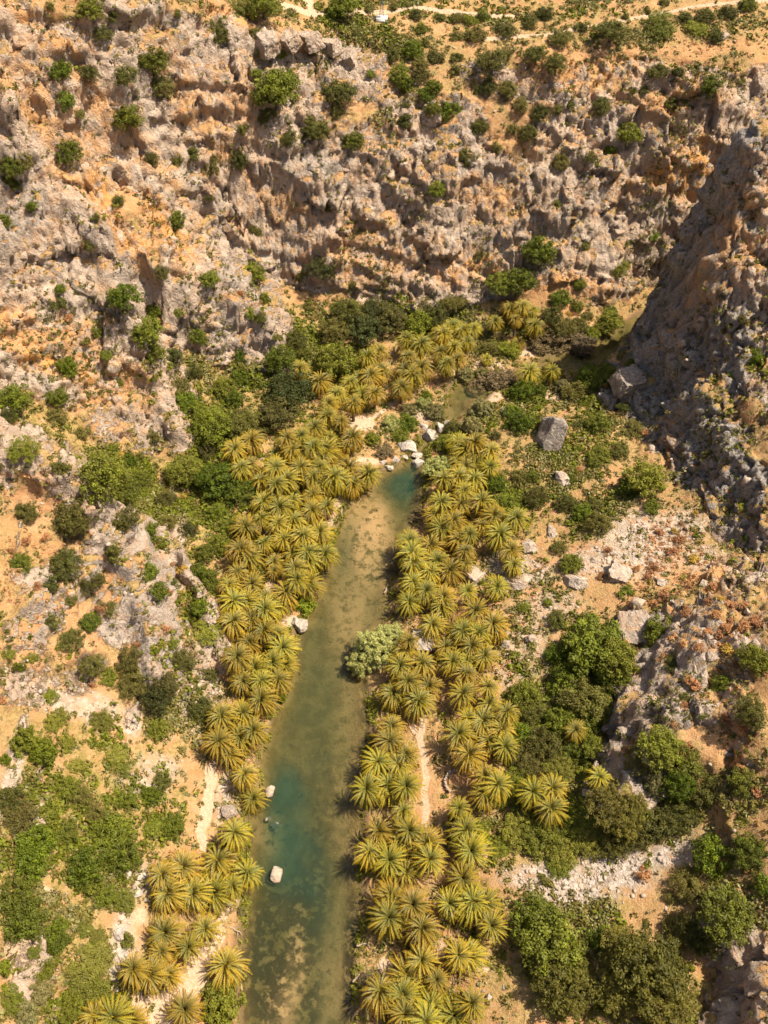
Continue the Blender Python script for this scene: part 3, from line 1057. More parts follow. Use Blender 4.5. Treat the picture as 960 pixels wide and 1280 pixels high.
# ------------------------------------------------------------------ stones
def ico(sub):
    import bmesh
    bm = bmesh.new()
    bmesh.ops.create_icosphere(bm, subdivisions=sub, radius=1)
    V = np.array([v.co[:] for v in bm.verts])
    F = [tuple(v.index for v in f.verts) for f in bm.faces]
    bm.free()
    return V, F


def stone(rng, sub=4, cuts=20, rough=.16):
    V, F = ico(sub)
    for _ in range(cuts):
        d = rng.normal(size=3)
        d /= np.linalg.norm(d)
        h = rng.uniform(.5, .85)
        s = V @ d - h
        V = V - np.outer(np.clip(s, 0, None), d)
    r = rng.uniform(0, 50, 3)
    q = V * 1.0
    nse = fbm(q[:, 0] + r[0], q[:, 1] + r[1], q[:, 2] + r[2], .9, 4, 5) * rough + fbm(q[:, 0] + r[0], q[:, 1], q[:, 2] + r[1], .3, 4, 6, True) * rough * .45
    V = V * (1 + nse[:, None])
    return V, F


def block(rng, sub=4, rough=.05):
    """A blocky, jointed piece of limestone."""
    V, F = ico(sub)
    V = V * 1.35
    R = np.linalg.qr(np.eye(3) + rng.normal(0, .12, (3, 3)))[0]
    R = R * np.sign(np.diag(R))
    for ax in range(3):
        for sg in (-1, 1):
            d = R[:, ax] * sg
            V = V - np.outer(np.clip(V @ d - rng.uniform(.55, .85), 0, None), d)
    for _ in range(7):
        d = rng.normal(size=3)
        d /= np.linalg.norm(d)
        V = V - np.outer(np.clip(V @ d - rng.uniform(.62, .95), 0, None), d)
    if rough:
        r = rng.uniform(0, 50, 3)
        nse = fbm(V[:, 0] + r[0], V[:, 1] + r[1], V[:, 2] + r[2], .5, 4, 5) * rough * 2
        f1, f2, rid, fac = worley(V[:, 0] * 2.2 + r[0], V[:, 1] * 2.2 + r[1], V[:, 2] * 1.3 + r[2], 4)
        nse = nse + (rid - .5) * rough * 2 - rough * 1.6 * np.exp(-(f2 - f1) / .08)
        V = V * (1 + nse[:, None])
    return V, F


BLOCKS = []
for i in range(5):
    V, F = block(np.random.default_rng(500 + i), 5, .07)
    me = mesh_from("crag", V, F, 3)
    me.materials.append(MAT_STONE)
    BLOCKS.append(me)
STONES = []
for i in range(9):
    V, F = stone(np.random.default_rng(300 + i))
    me = mesh_from("boulder", V, F, 3)
    me.materials.append(MAT_STONE)
    STONES.append(me)
# ------------------------------------------------------------------ where things are seen in the photograph
PALMS = """505,1016 475,1039 459,1066 501,1053 511,1037 533,1052 486,1073 538,1073 508,1090 488,1119 516,1131 561,1128 583,1038 590,1061 580,1096 589,1127 607,1128
486,1148 529,1164 616,1155 573,1192 587,1196 527,1201 506,1218 546,1226 477,1242 503,1242 538,1256 589,1256 505,1267 568,1270 532,1279
511,800 502,832 527,828 510,850 492,867 524,876 535,857 489,907 486,925 507,942 471,952 497,955 457,985 484,982 507,982 557,807 590,807 564,827 585,825 607,820
581,842 577,867 610,857 612,880 635,890 585,896 605,902 574,917 627,910 612,927 587,942 632,932 604,970 620,980 605,992 572,1010 540,782 617,785 582,787
328,874 303,892 276,896 272,926 300,921 318,913 288,945 307,967 317,998 293,1040 305,851 326,851
287,731 313,729 292,751 308,752 356,741 332,746 332,763 347,757 291,778 316,773 330,787 347,793 311,804 353,808 295,821 339,827 357,830 319,834 304,849 346,849 370,724 385,731
300,584 312,582 327,599 345,606 361,599 374,584 344,585 390,597 405,604 398,584 417,595 424,600 331,627 349,634 366,625 390,619 389,638 409,631 327,647 306,659 347,653 366,651
399,664 379,670 331,679 354,674 302,687 312,698 366,691 385,691 342,702 342,713 370,711 387,702 406,694 295,715
574,552 593,553 582,561 595,565 614,563 574,575 595,577 612,582 582,583 555,598 574,594 593,598 580,613 551,627 603,627 576,630 545,642 568,650 553,661 616,644 602,657 645,648
572,675 587,667 624,667 538,682 512,675 515,690 639,688 582,690 517,703 547,701 537,713 563,713 582,701 643,707 516,726 534,738 511,753 586,738 621,732 555,745 554,757 593,763 616,780 539,780
578,790 599,792 507,813 459,444 474,439 375,460 399,476 450,471 464,469 476,462 438,478 420,492 468,490 452,492 441,503 411,503 410,519 427,526 393,535 412,547 358,547 375,545
391,558 365,563 409,563 400,574 441,545 436,554 345,567 293,561 315,549 459,593 436,583 441,604 508,423 527,430 509,445 506,463 517,468 527,458 502,485 553,417 566,407 549,440
567,432 557,455 572,448 583,427 580,413 592,410 618,401 638,385 645,399 666,387 652,383 668,406 608,448 661,464 690,463 648,427 719,912 667,990 691,987 688,1010 748,969
230,1085 272,1077 201,1094 212,1117 245,1117 267,1115 292,1106 310,1092 257,1162 205,1165 236,1182 201,1191 282,1205 166,1212 187,1219 212,1221 232,1262 167,1275 142,1270 117,1270"""

# x, y, width, kind
SHRUBS = """61,7,14,d 114,14,38,b 142,18,16,d 127,42,30,d 190,78,50,b 157,97,36,d 200,107,34,d 75,87,34,b 112,92,28,d 82,125,22,b 97,142,18,d 160,150,44,b 84,187,34,b 320,90,14,b
345,115,60,b 318,120,20,d 355,97,30,b 335,145,26,d 425,117,44,d 420,135,26,d 395,165,36,d 362,172,26,d 440,177,32,b 190,200,24,d 222,200,14,d 242,192,20,d 265,205,28,d 297,195,30,d
260,247,14,d 222,274,24,b 320,287,18,d 317,40,18,d 327,65,20,d 352,67,12,b 222,17,10,d 272,38,30,d 462,92,10,b 15,207,28,b 28,202,26,d 14,226,32,b 4,275,20,b
40,257,14,b 147,250,16,d 112,307,18,d 408,257,18,d 302,160,16,d 388,150,20,d 330,8,50,b 300,12,40,m 430,10,40,b 415,16,22,b 461,12,14,d 492,9,14,d 509,6,9,d 520,19,18,d 527,35,18,b 550,22,16,d
572,22,22,d 587,26,18,b 604,19,18,b 445,40,18,d 572,45,14,d 595,44,26,d 632,37,26,d 515,62,28,b 530,54,14,d 545,69,20,d 525,80,24,d 489,67,26,d 500,92,28,b 512,105,22,b 542,108,24,b 526,95,26,d
532,119,20,b 572,72,18,d 570,88,16,d 615,79,44,d 595,112,14,d 610,107,24,d 634,110,20,d 560,135,30,b 575,136,12,d 542,137,22,b 464,92,10,b 507,130,14,d 487,136,10,d 507,150,20,d 600,158,24,d 632,66,16,d
680,17,24,d 662,27,24,d 700,47,30,d 670,70,32,d 695,82,36,d 727,35,18,d 765,40,42,d 782,20,11,d 810,15,10,d 825,32,48,m 870,37,30,m 857,22,18,d 882,20,24,d 910,15,24,d 895,45,22,d 830,3,14,d 935,5,24,b
822,90,28,d 847,92,20,d 805,112,16,d 890,105,30,b 927,102,14,d 835,127,30,d 650,130,22,d 675,140,24,d 697,137,14,d 712,130,16,d 707,152,12,d 752,132,26,d 635,111,26,d 642,162,22,d 660,167,28,d 785,170,36,b
765,185,20,b 702,202,28,d 737,197,18,d 592,160,28,d 585,195,26,d 545,235,26,b 622,185,14,d 817,295,14,b 782,305,12,d 695,254,12,d 600,317,14,d 675,315,44,b 730,307,14,d
200,340,24,d 262,348,26,b 318,345,40,y 330,372,14,b 402,335,36,D 378,343,22,d 440,358,18,d 385,382,14,d 155,374,40,b 75,362,14,b 73,378,22,d 120,412,16,b 133,444,14,b 82,458,30,b 107,427,16,d 70,495,28,b
70,520,26,d 102,540,20,d 150,476,10,b 175,470,10,d 15,505,50,b 8,520,26,d 192,547,18,d 185,415,44,b 217,445,28,D 192,440,30,b 240,465,34,d 225,485,34,d 230,500,30,b 192,385,26,b 220,390,14,b
245,420,26,b 297,445,22,b 315,392,18,b 327,397,16,d 345,422,12,d 320,465,12,D 370,425,30,d 350,452,44,b 380,442,22,b 420,452,54,b 362,487,56,D 350,515,50,D 300,470,30,b 280,485,30,b 250,517,30,b 265,535,50,b
300,530,46,d 325,535,30,d 260,565,26,D 290,498,26,b 435,390,44,d 448,400,30,d 467,387,36,D 420,415,40,d 455,415,44,D 490,395,30,D 480,405,30,D 230,590,46,b 270,600,50,b 300,615,40,b 207,625,26,d 130,600,66,b 155,620,50,b
32,640,32,d 92,640,50,d 182,605,14,d 30,560,40,m 75,585,24,d 162,575,20,b 175,570,14,d 775,335,24,b 725,355,15,b 700,372,28,b 722,382,16,b 650,352,44,b 625,355,34,b 675,322,40,d 567,380,30,d 525,410,44,y
490,400,40,D 545,395,36,d 762,390,22,b 762,405,36,y 740,417,24,y 705,410,36,d 690,395,30,d 725,405,24,d 700,424,46,o 728,428,34,o 675,432,30,o 735,395,16,d 637,438,30,y 612,438,26,d 615,480,44,o 595,486,30,o 635,472,26,o
582,468,24,g 602,468,20,g 534,495,16,y 510,512,24,g 545,515,28,g 602,512,36,g 655,490,40,b 672,490,24,b 650,530,36,b 640,515,26,b 590,535,36,g 565,535,26,d 555,555,26,b 706,485,26,g 722,484,16,g
547,585,36,w 466,549,22,y 490,530,26,w 510,530,28,b 480,565,22,o 500,545,24,b 530,505,24,w 620,605,28,b 748,530,32,b 725,530,20,d 780,510,18,d 700,555,20,d 750,570,30,b 742,578,20,b 775,565,26,d 790,540,36,d 808,600,52,y 785,612,34,b 715,600,14,b 650,597,26,d 665,597,20,b 672,622,36,d
632,632,36,b 708,630,32,d 745,632,20,d 815,635,22,b 740,470,34,b 755,470,40,b 720,490,40,d 790,455,16,b 930,400,16,d 945,445,24,b 885,570,16,d 747,655,40,d 730,640,26,b 715,705,32,b 700,685,26,d 685,754,12,b
697,775,28,d 735,775,22,b 776,742,9,b 783,737,9,b 790,741,9,b 745,810,80,b 770,825,60,b 710,850,50,b 655,870,50,b 665,890,40,d 730,875,60,d 750,890,50,b 650,920,44,b 680,930,50,d 655,945,44,d 720,940,40,b
740,935,34,b 827,790,50,b 945,825,46,b 902,857,34,b 840,832,22,d 940,890,50,d 855,875,22,d 825,935,60,b 800,950,40,d 855,950,50,b 680,1045,70,m 650,1040,50,m 705,1065,50,m 720,1020,60,m 760,1010,60,k 780,1030,50,k
795,1010,40,k 825,1025,50,d 850,1020,50,d 880,985,50,d 850,980,44,b 820,975,40,g 665,965,40,d 605,1037,28,m 892,1070,54,b 940,1065,46,b 955,1105,24,b 930,975,40,b 862,1105,44,d 910,1145,66,b 888,1175,50,d 850,1165,50,d
838,1122,18,d 700,905,50,b 730,905,44,b 760,860,40,b 700,960,50,m 740,965,44,m 640,1000,40,m 735,1050,50,m 700,1085,36,m 770,1050,44,k 650,975,40,m 625,1060,30,m 800,1045,36,d 730,840,50,b 700,820,40,b 780,850,30,b 775,800,40,b 690,1185,90,b 670,1155,70,b 705,1230,80,k 810,1215,110,k 775,1185,60,k 830,1250,80,k 775,1240,60,k 750,1175,26,b 680,1100,14,d 
92,648,50,d 25,705,28,b 82,705,46,d 143,690,26,d 158,648,36,d 60,730,24,d 115,730,34,d 87,750,20,d 62,775,22,d 110,778,24,b 137,760,18,d 88,800,34,d 115,832,34,d 135,847,24,b 160,825,40,d 165,855,40,d
25,832,18,m 38,822,18,m 10,817,16,m 197,875,44,D 205,855,36,D 195,912,34,b 250,885,34,d 260,845,26,d 227,825,34,d 260,790,44,m 240,780,40,m 215,805,20,b 235,760,20,d 250,760,18,b 198,740,26,b 185,715,24,b
185,665,36,b 210,655,26,d 235,662,24,D 255,692,30,b 275,680,30,b 285,660,32,b 260,725,34,b 245,715,24,b 215,730,16,d 380,757,24,y 350,872,18,y 415,692,16,g 400,720,14,g 30,925,44,y 50,940,44,y 65,905,30,m
76,895,24,m 60,872,26,m 125,902,34,m 80,930,28,m 145,945,26,m 95,957,24,m 5,950,16,y 62,1015,34,y 97,995,36,d 82,985,34,b 150,960,26,m 200,980,30,d 187,995,30,b 215,1032,32,b 155,1000,34,b 120,1015,34,d
135,1040,60,b 190,1035,24,m 10,1000,46,d 20,1020,50,d 40,1055,56,b 80,1040,36,b 37,1075,54,b 100,1085,56,b 147,1070,54,b 17,1122,60,b 27,1150,60,b 68,1160,40,b 72,1180,30,b 42,1190,22,m 152,1127,36,m 130,1120,36,b
157,1177,22,b 4,1210,24,y 112,1105,34,b 107,1160,24,m 122,1170,22,m 112,1205,60,m 107,1240,70,m 85,1262,60,m 57,1212,36,m 50,1240,40,g 15,1250,40,m 30,1272,40,g 277,1253,58,y 302,1140,12,g 468,812,54,w 452,830,40,w 486,796,40,w
495,710,22,o 520,650,16,o 525,638,14,o 620,545,20,d 455,1225,18,o 640,700,20,b 655,760,18,m 265,1058,14,m 120,270,12,d 175,600,30,b 140,560,24,m 270,640,30,b 250,600,34,d"""

CUSHIONS = """819,754,r 830,748,r 864,733,r 891,733,r 903,748,q 857,764,r 913,757,r 931,758,r 914,775,r 910,785,r 922,788,r 932,782,r 946,776,r 950,782,r 903,793,r 853,805,r 909,813,q 860,849,r 868,856,r 888,854,r
856,882,r 908,901,r 931,910,r 787,940,r 792,930,r 860,933,r 854,939,r 855,957,r 829,922,r 887,752,r 870,642,q 852,654,r 844,664,q 850,674,r 867,700,q 752,720,r 796,711,r 817,711,r 809,722,r 726,589,r
32,677,r 55,671,r 31,699,r 12,688,r 192,715,r 227,712,q 215,705,r 225,742,q 237,740,r 210,740,r 172,804,r 127,760,r 45,735,r 117,857,r 205,787,r 145,845,r 3,875,r 285,845,r 325,377,r 300,367,r 425,415,r 390,397,r
150,570,q 135,582,r 230,622,q 255,620,q 102,500,r 85,397,r 807,540,r 725,587,r 757,482,r 710,392,q 718,392,r 937,1080,r 947,990,r 930,965,r 945,987,r 870,975,r 20,1000,r 28,1015,r 38,1040,r 805,1092,r 885,790,r 896,768,r
875,810,r 842,905,r 920,830,r 760,690,r 840,690,r 825,665,r"""

# x, y, width, height over width, paleness, look
BOULDERS = """332,50,38,.8,.42,leftmost block of the grey caprock row|362,47,28,.9,.45,second block of the grey caprock row|387,47,30,.9,.4,tallest block of the grey caprock row|411,55,26,.9,.45,fourth block of the grey caprock row|432,70,28,.7,.45,lowest block of the grey caprock row|905,43,16,.6,.45,grey boulder alone on the back rim|690,540,52,1.1,.2,great square grey crag standing in golden scrub|704,597,28,.6,.8,pinkish slanted boulder in golden scrub|661,683,24,.6,.8,round white boulder at the palm edge
689,663,15,.7,.6,upper of a leaning pair of grey stones|691,670,11,.6,.6,small lower one of a leaning pair of grey stones|591,718,30,.7,.7,smooth pale boulder wedged between palms|528,800,36,.7,.9,large white boulder half covered by palm fronds
373,779,22,.7,.9,pale boulder jutting into the river from the sandy bank|285,1012,24,.6,.3,flat grey boulder beside the sandy path|721,727,32,.6,.8,rounded white boulder at the top of the pale scree|776,717,30,.7,.8,tall white boulder among rust cushions
650,727,38,.4,.7,long pale slab above the scree|663,798,18,.7,.4,grey boulder alone on the pink scree|633,805,15,.6,.4,dark grey stone on the scree next to palms|790,784,58,.6,.35,huge grey slab boulder at the thicket's upper corner
632,513,18,.6,.8,white rock showing between green bushes below the pool|677,427,8,1.1,.3,small grey standing stone on the upper sand|646,657,9,.6,.7,small white stone next to the outermost palm|658,664,8,.6,.6,small grey stone by the round white boulder
785,476,46,.8,.2,blocky grey outcrop at the foot of the dark cliff|762,496,32,.7,.2,lower grey outcrop on the dark cliff's toe|640,668,9,.6,.7,tiny pale stone near the outermost palm|770,690,14,.6,.7,pale stone on the shady scree edge
830,728,18,.4,.8,flat white slab in rust scrub|815,700,12,.6,.7,angular white rock beside golden cushions|745,700,12,.6,.7,white rock in the scree below dark bush|690,668,7,.6,.6,little grey stone by the leaning pair
612,1246,10,1.1,.8,upright white stone near the lowest palms|603,1239,6,.8,.8,small pale stone beside the upright white one|630,1235,6,.8,.8,white pebble-like rock by grey scrub
175,1096,12,.7,.9,white rock at the top of the bankside pile|184,1104,12,.7,.9,white rock on the palm side of the bankside pile|160,1091,10,.7,.9,white rock on the bushy side of the bankside pile|172,1116,12,.7,.9,lowest white rock of the bankside pile
168,1107,10,.7,.8,middle white rock of the bankside pile|148,1166,16,1.1,.9,tall white rock above the little round bush|152,1194,18,.6,.9,white rock below the little round bush|157,1100,8,.7,.8,small white rock at the back of the bankside pile
520,104,9,.6,.4,grey rock in the upper gully|880,730,14,.6,.7,white rock at the shadow's edge|935,765,8,1.4,.8,thin upright white stone in rust cushions|860,660,10,.6,.5,grey rock on the shaded scree"""
WET = """338,990,14,.5,.75,white boulder breaking the teal water|346,1091,20,.5,.7,white island rock with a green mossy rim|334,1023,9,.3,.35,half sunken brown stone in the shallows|343,1031,11,.2,.3,fully sunken brown stone in the shallows
511,558,21,.6,1,broad white boulder at the head of the long pool|519,569,12,.5,1,middle white stepping stone at the pool head|522,578,13,.5,1,lowest white stepping stone at the pool head|537,544,17,.8,1,tall white boulder at the little cascade
551,535,13,.9,1,white boulder upstream of the cascade|558,529,9,.8,1,small white boulder by the green willow|487,585,10,.6,1,white rock on the pool's sandy edge|531,536,8,.8,.9,small white rock behind the cascade boulder
495,576,9,.5,.8,flat pinkish rock on the gravel spit|505,573,8,.5,.8,small pinkish rock on the gravel spit|480,580,8,.5,.8,little pale rock at the spit's end|545,548,8,.6,.9,white rock under the cascade"""
# ------------------------------------------------------------------ labels that single a thing out
MARKS = [   # photo x, y, reach, words
    (690, 540, 'the square grey crag'), (704, 597, 'the pinkish slanted boulder'), (591, 718, 'the smooth boulder wedged between palms'),
    (528, 800, 'the half-covered white boulder'), (373, 779, 'the pale boulder jutting into the river'), (285, 1012, 'the flat grey path boulder'),
    (346, 1091, 'the white island rock'), (338, 990, 'the white boulder in teal water'), (537, 544, 'the cascade boulder'), (776, 717, 'the tall white scree boulder'),
    (663, 798, 'the lone grey scree boulder'), (790, 784, 'the huge slab boulder'), (470, 815, 'the big grey willow'), (277, 1253, 'the lime green riverside tree'),
    (719, 912, 'the palm alone in the thicket'), (688, 1000, 'the palm trio in the thicket'), (588, 502, 'the sandbar in the upper pool'), (700, 458, 'the uppermost brown pool'),
    (655, 438, 'the upper sand patch'), (430, 632, 'the sandy beach'), (450, 535, 'the trampled sandy clearing'), (531, 950, 'the footpath fork'), (250, 1040, 'the bankside footpath'),
    (165, 1105, 'the white rock pile'), (157, 1177, 'the little round bush'), (402, 335, 'the dark tree under the back cliff'), (318, 345, 'the lime tree on the grey spur'),
    (190, 78, 'the bright tree on the top ledge'), (345, 115, 'the broad tree under the caprock'), (84, 187, 'the round bush on the jutting ledge'),
    (477, 14, 'the steel mast'), (385, 14, 'the dirt track junction'), (350, 50, 'the grey caprock'), (165, 300, 'the orange overhang hollow'), (50, 440, 'the orange cave ledge'),
    (940, 160, 'the dark crag summit'), (735, 460, 'the dark crag foot'), (808, 600, 'the round tree near the shade'), (880, 690, 'the shaded gully'),
    (827, 790, 'the bright bush on the knoll'), (945, 825, 'the wide bush on the knoll'), (770, 1090, 'the pale gravel fan'), (690, 1185, 'the tallest thicket tree'),
    (810, 1215, 'the big bronze bush'), (940, 1240, 'the bottom corner crag'), (605, 270, 'the dark cleft of the back cliff'), (765, 65, 'the ochre ledges'),
    (500, 92, 'the bright bush in the rim gully'), (785, 170, 'the bright bush on the ochre cliff'), (675, 315, 'the bush row under the back cliff'), (110, 610, 'the pale spur crest'),
    (200, 800, 'the spur toe'), (30, 930, 'the yellow bush pair'), (100, 1240, 'the flat green thicket'), (60, 1120, 'the bare dirt hollow'), (362, 487, 'the dark oak crowns'),
    (230, 1085, 'the brown-hearted palm'), (170, 470, 'the grey buttress'), (440, 240, 'the grey wall of the back cliff'), (270, 600, 'the green gully mouth'),
    (625, 505, 'the white rock below the pool'), (890, 105, 'the bright bush on the cliff top'), (15, 215, 'the bush clump on the cliff edge'), (480, 1215, 'the driftwood at the water'),
]
ORD = ['closest', 'second closest', 'third closest', 'fourth closest', 'fifth closest', 'sixth closest', 'seventh closest', 'eighth closest', 'ninth closest', 'tenth closest', 'eleventh closest',
       'twelfth closest', 'thirteenth closest', 'fourteenth closest', 'fifteenth closest', 'sixteenth closest', 'seventeenth closest', 'eighteenth closest']


def name_all(items):
    """items: (object, photo x, photo y, look). Gives every one a label through the nearest landmark and its rank among its look-alikes there."""
    by_look = {}
    for it in items:
        by_look.setdefault(it[3], []).append(it)
    used = set()
    for look, its in by_look.items():
        rank = {}
        for mi, (mx, my, w_) in enumerate(MARKS):
            order = sorted(range(len(its)), key=lambda i: math.hypot(its[i][1] - mx, its[i][2] - my))
            for r_, i in enumerate(order):
                rank[(i, mi)] = (r_, math.hypot(its[i][1] - mx, its[i][2] - my))
        for i, (o, px, py, _) in enumerate(its):
            best = None
            for mi, (mx, my, w_) in enumerate(MARKS):
                r_, d = rank[(i, mi)]
                if d < 4 and r_ == 0:
                    continue
                score = d * (1 + .14 * r_) + 14 * r_
                if r_ < len(ORD) and (best is None or score < best[0]):
                    best = (score, r_, w_)
            if best is None:
                mi = min(range(len(MARKS)), key=lambda k: rank[(i, k)][1])
                best = (0, len(ORD) - 1, MARKS[mi][2])
            o["label"] = "%s, %s to %s" % (look, ORD[best[1]], best[2])


# ------------------------------------------------------------------ date palms
rnd = random.Random(5)
items = []
S_PALM = 0
for k, w_ in enumerate(PALMS.split()):
    px, py = map(float, w_.split(','))
    lone = (px, py) in ((719, 912), (282, 1205), (399, 476))
    h = rnd.uniform(2.6, 4.6) if py > 560 else rnd.uniform(3.2, 5.2)
    if (px, py) in ((317, 998), (608, 448), (648, 427), (342, 713), (342, 702), (539, 780), (345, 567)):
        h = 1.6
    tme, top = palm_trunk(h)
    g, _n = ground_at(px, py, top[2] + .25)
    if g is None:
        continue
    if g.z < .15:
        g.z = .15
    root = link("date_palm", None)
    root.empty_display_size = .5
    root.location = (g.x, g.y, g.z)
    root.rotation_euler = (0, 0, rnd.uniform(0, 6.28))
    small = h < 2
    s = rnd.choice((.74, .86, .92, .96, 1.0, 1.04, 1.08, 1.14)) * rnd.uniform(.96, 1.04) * (.85 if 600 < px < 680 and py < 430 else 1) * (.72 if small else 1.0)
    link("trunk", tme, root)
    c = link("crown", rnd.choice(CROWNS), root)
    c.location = top
    c.scale = (s, s, s * rnd.uniform(.9, 1.1))
    c.rotation_euler = (rnd.gauss(0, .14), rnd.gauss(0, .14), rnd.uniform(0, 6.28))
    d_ = link("dead_frond_skirt", rnd.choice(SKIRTS), root)
    d_.location = (top[0], top[1], top[2] - .25)
    s2 = s * rnd.choice((.8, .9, 1.0, 1.05, 1.3))
    d_.scale = (s2, s2, s2)
    side = "left" if px < (480 if py > 600 else 430) and px < 450 else "right"
    look = ("small low " if small else "tall " if h > 4.1 else "") + "golden-green feather palm"
    tag(root, "x", "palm tree", "date palms along the river")
    items.append((root, px, py, look))
name_all(items)

# ------------------------------------------------------------------ shrubs and trees
LOOK = {'b': 'bright green', 'y': 'yellow-green', 'd': 'dull olive', 'D': 'dark green', 'm': 'low spreading moss-green', 'k': 'bronze-green', 'g': 'feathery grey-green', 'w': 'pale green willowy', 'o': 'brownish oleander-like',
        'r': 'rust-coloured', 'q': 'golden-orange'}
items = []
for w_ in SHRUBS.split():
    px, py, wd_, kind = w_.split(',')
    px, py, wd_ = float(px), float(py), float(wd_)
    g0, _n = ground_at(px, py)
    if g0 is None:
        continue
    R = wd_ / 2 * project(g0)[2] / FPX * 1.03
    if px < 170 and py > 950:
        R *= .9
    is_tree = (R > 3.4 or (R > 2.6 and (kind in 'Dkw' or py < 420))) and kind in 'bydDkgw'
    flat = SPEC[kind][1]['flat']
    me = rnd.choice((FOLBIG if R > 1.7 and kind in FOLBIG else FOL)[kind])
    hc = R * (.62 if is_tree else .35 * flat)
    g, nor = ground_at(px, py, hc)
    if g is None:
        continue
    if is_tree:
        root = link("broadleaf_tree", None)
        root.location = g
        root.rotation_euler = (0, 0, rnd.uniform(0, 6.28))
        sx, sy, sz = R * rnd.uniform(.92, 1.12), R * rnd.uniform(.92, 1.12), R * rnd.uniform(.9, 1.1)
        tr = link("trunk", rnd.choice(WOOD), root)
        tr.scale = (R * .9, R * .9, R * .8)
        c = link("crown", me, root)
        c.scale = (sx, sy, sz)
        c.location = (0, 0, R * .50)
        cat, grp, nm = "tree", "broadleaved trees of the gorge", "tree"
    else:
        root = link("shrub", me)
        root.location = (g.x, g.y, g.z + R * .02)
        tilt = Vector((0, 0, 1)).lerp(nor, .45 if kind != 'm' else .8)
        root.rotation_mode = 'QUATERNION'
        root.rotation_quaternion = tilt.to_track_quat('Z', 'Y') @ Matrix.Rotation(rnd.uniform(0, 6.28), 3, 'Z').to_quaternion()
        root.scale = (R * rnd.uniform(.85, 1.18), R * rnd.uniform(.85, 1.18), R * rnd.uniform(.9, 1.15))
        cat, grp, nm = "shrub", "shrubs on the slopes and ledges", "shrub"
        for ks, oname, c_, g_ in (('m', 'mat_bush', 'low bush', 'low spreading bushes'), ('o', 'oleander_bush', 'oleander', 'oleander bushes by the stream'), ('gw', 'willow_bush', 'willow bush', 'pale willowy bushes')):
            if kind in ks:
                root.name, cat, grp, nm = oname, c_, g_, "bush"
    size = "small " if wd_ < 19 else "large " if wd_ >= 42 else ""
    if is_tree and size == "large ":
        size = "broad "
    tag(root, "x", cat, grp)
    items.append((root, px, py, size + LOOK[kind] + " " + nm))
# the 290 largest shrubs stay things of their own; the smallest ones become one patch of ground cover
bpy.context.view_layer.update()
small_ = sorted((it for it in items if it[0].name.split('.')[0] == "shrub"), key=lambda it: -it[0].scale.x / max(project(it[0].location)[2], 1))[290:]
gone = {it[0].name for it in small_}
items = [it for it in items if it[0].name not in gone]
sv, sf, stn, smi, mats = [], [], [], [], []
base = 0
for it in small_:
    o = it[0]
    V, F, T = ARR[o.data.name]
    Mw = np.array(o.matrix_world)
    sv.append(V @ Mw[:3, :3].T + Mw[:3, 3])
    sf.append(F + base)
    stn.append(T)
    if o.data.materials[0] not in mats:
        mats.append(o.data.materials[0])
    smi.append(np.full(len(F), mats.index(o.data.materials[0]), np.int32))
    base += len(V)
    bpy.data.objects.remove(o)
if small_:
    me = mesh_from("small_shrubs", np.concatenate(sv), np.concatenate(sf), 4)
    add_attr(me, "tone", np.concatenate(stn), 'FACE')
    for m_ in mats:
        me.materials.append(m_)
    me.polygons.foreach_set("material_index", np.concatenate(smi))
    o = link("small_shrubs", me)
    tag(o, "smallest shrubs scattered over the cliffs and slopes", None, None, "stuff")
name_all(items)

items = []
for w_ in CUSHIONS.split():
    px, py, kind = w_.split(',')
    px, py = float(px), float(py)
    g, nor = ground_at(px, py, .2)
    if g is None:
        continue
    R = rnd.uniform(.55, 1.05)
    root = link("cushion_shrub", rnd.choice(FOL[kind]))
    root.location = g
    root.rotation_euler = (0, 0, rnd.uniform(0, 6.28))
    root.scale = (R, R * rnd.uniform(.85, 1.15), R)
    tag(root, "x", "cushion shrub", "dry spiny cushion shrubs")
    items.append((root, px, py, LOOK[kind] + " dry cushion shrub"))
name_all(items)

# ------------------------------------------------------------------ boulders
for text, wet in ((BOULDERS, False), (WET, True)):
    for w_ in text.replace('\n', '|').split('|'):
        px, py, wd_, hw, pale_, label = w_.split(',', 5)
        px, py, wd_, hw, pale_ = map(float, (px, py, wd_, hw, pale_))
        g0, _n = ground_at(px, py)
        R = wd_ / 2 * project(g0)[2] / FPX * (1.18 if not wet or py > 900 else 1.4)
        H2 = R * hw
        if wet:
            x, y = at_z(px, py, H2 * .3)
            g = Vector((float(x), float(y), .05 if 'sunken' not in label else (-.28 if 'fully' in label else -.16)))
            b = ground_below(g.x, g.y)[0].z
            if b > 0:
                g.z = b
        else:
            g, nor = ground_at(px, py, H2 * .35)
        if g is None:
            continue
        o = link("boulder", STONES[4] if label.startswith('great square') else rnd.choice(BLOCKS if (hw >= .7 and wd_ >= 24) or wd_ > 50 else STONES))
        o.location = (g.x, g.y, g.z + H2 * .12)
        o.rotation_euler = (rnd.gauss(0, .2), rnd.gauss(0, .2), rnd.uniform(0, 6.28))
        o.scale = (R, R * rnd.uniform(.8, 1.05), H2)
        o.color = (pale_, pale_, pale_, 1)
        tag(o, label, "boulder", "limestone boulders")

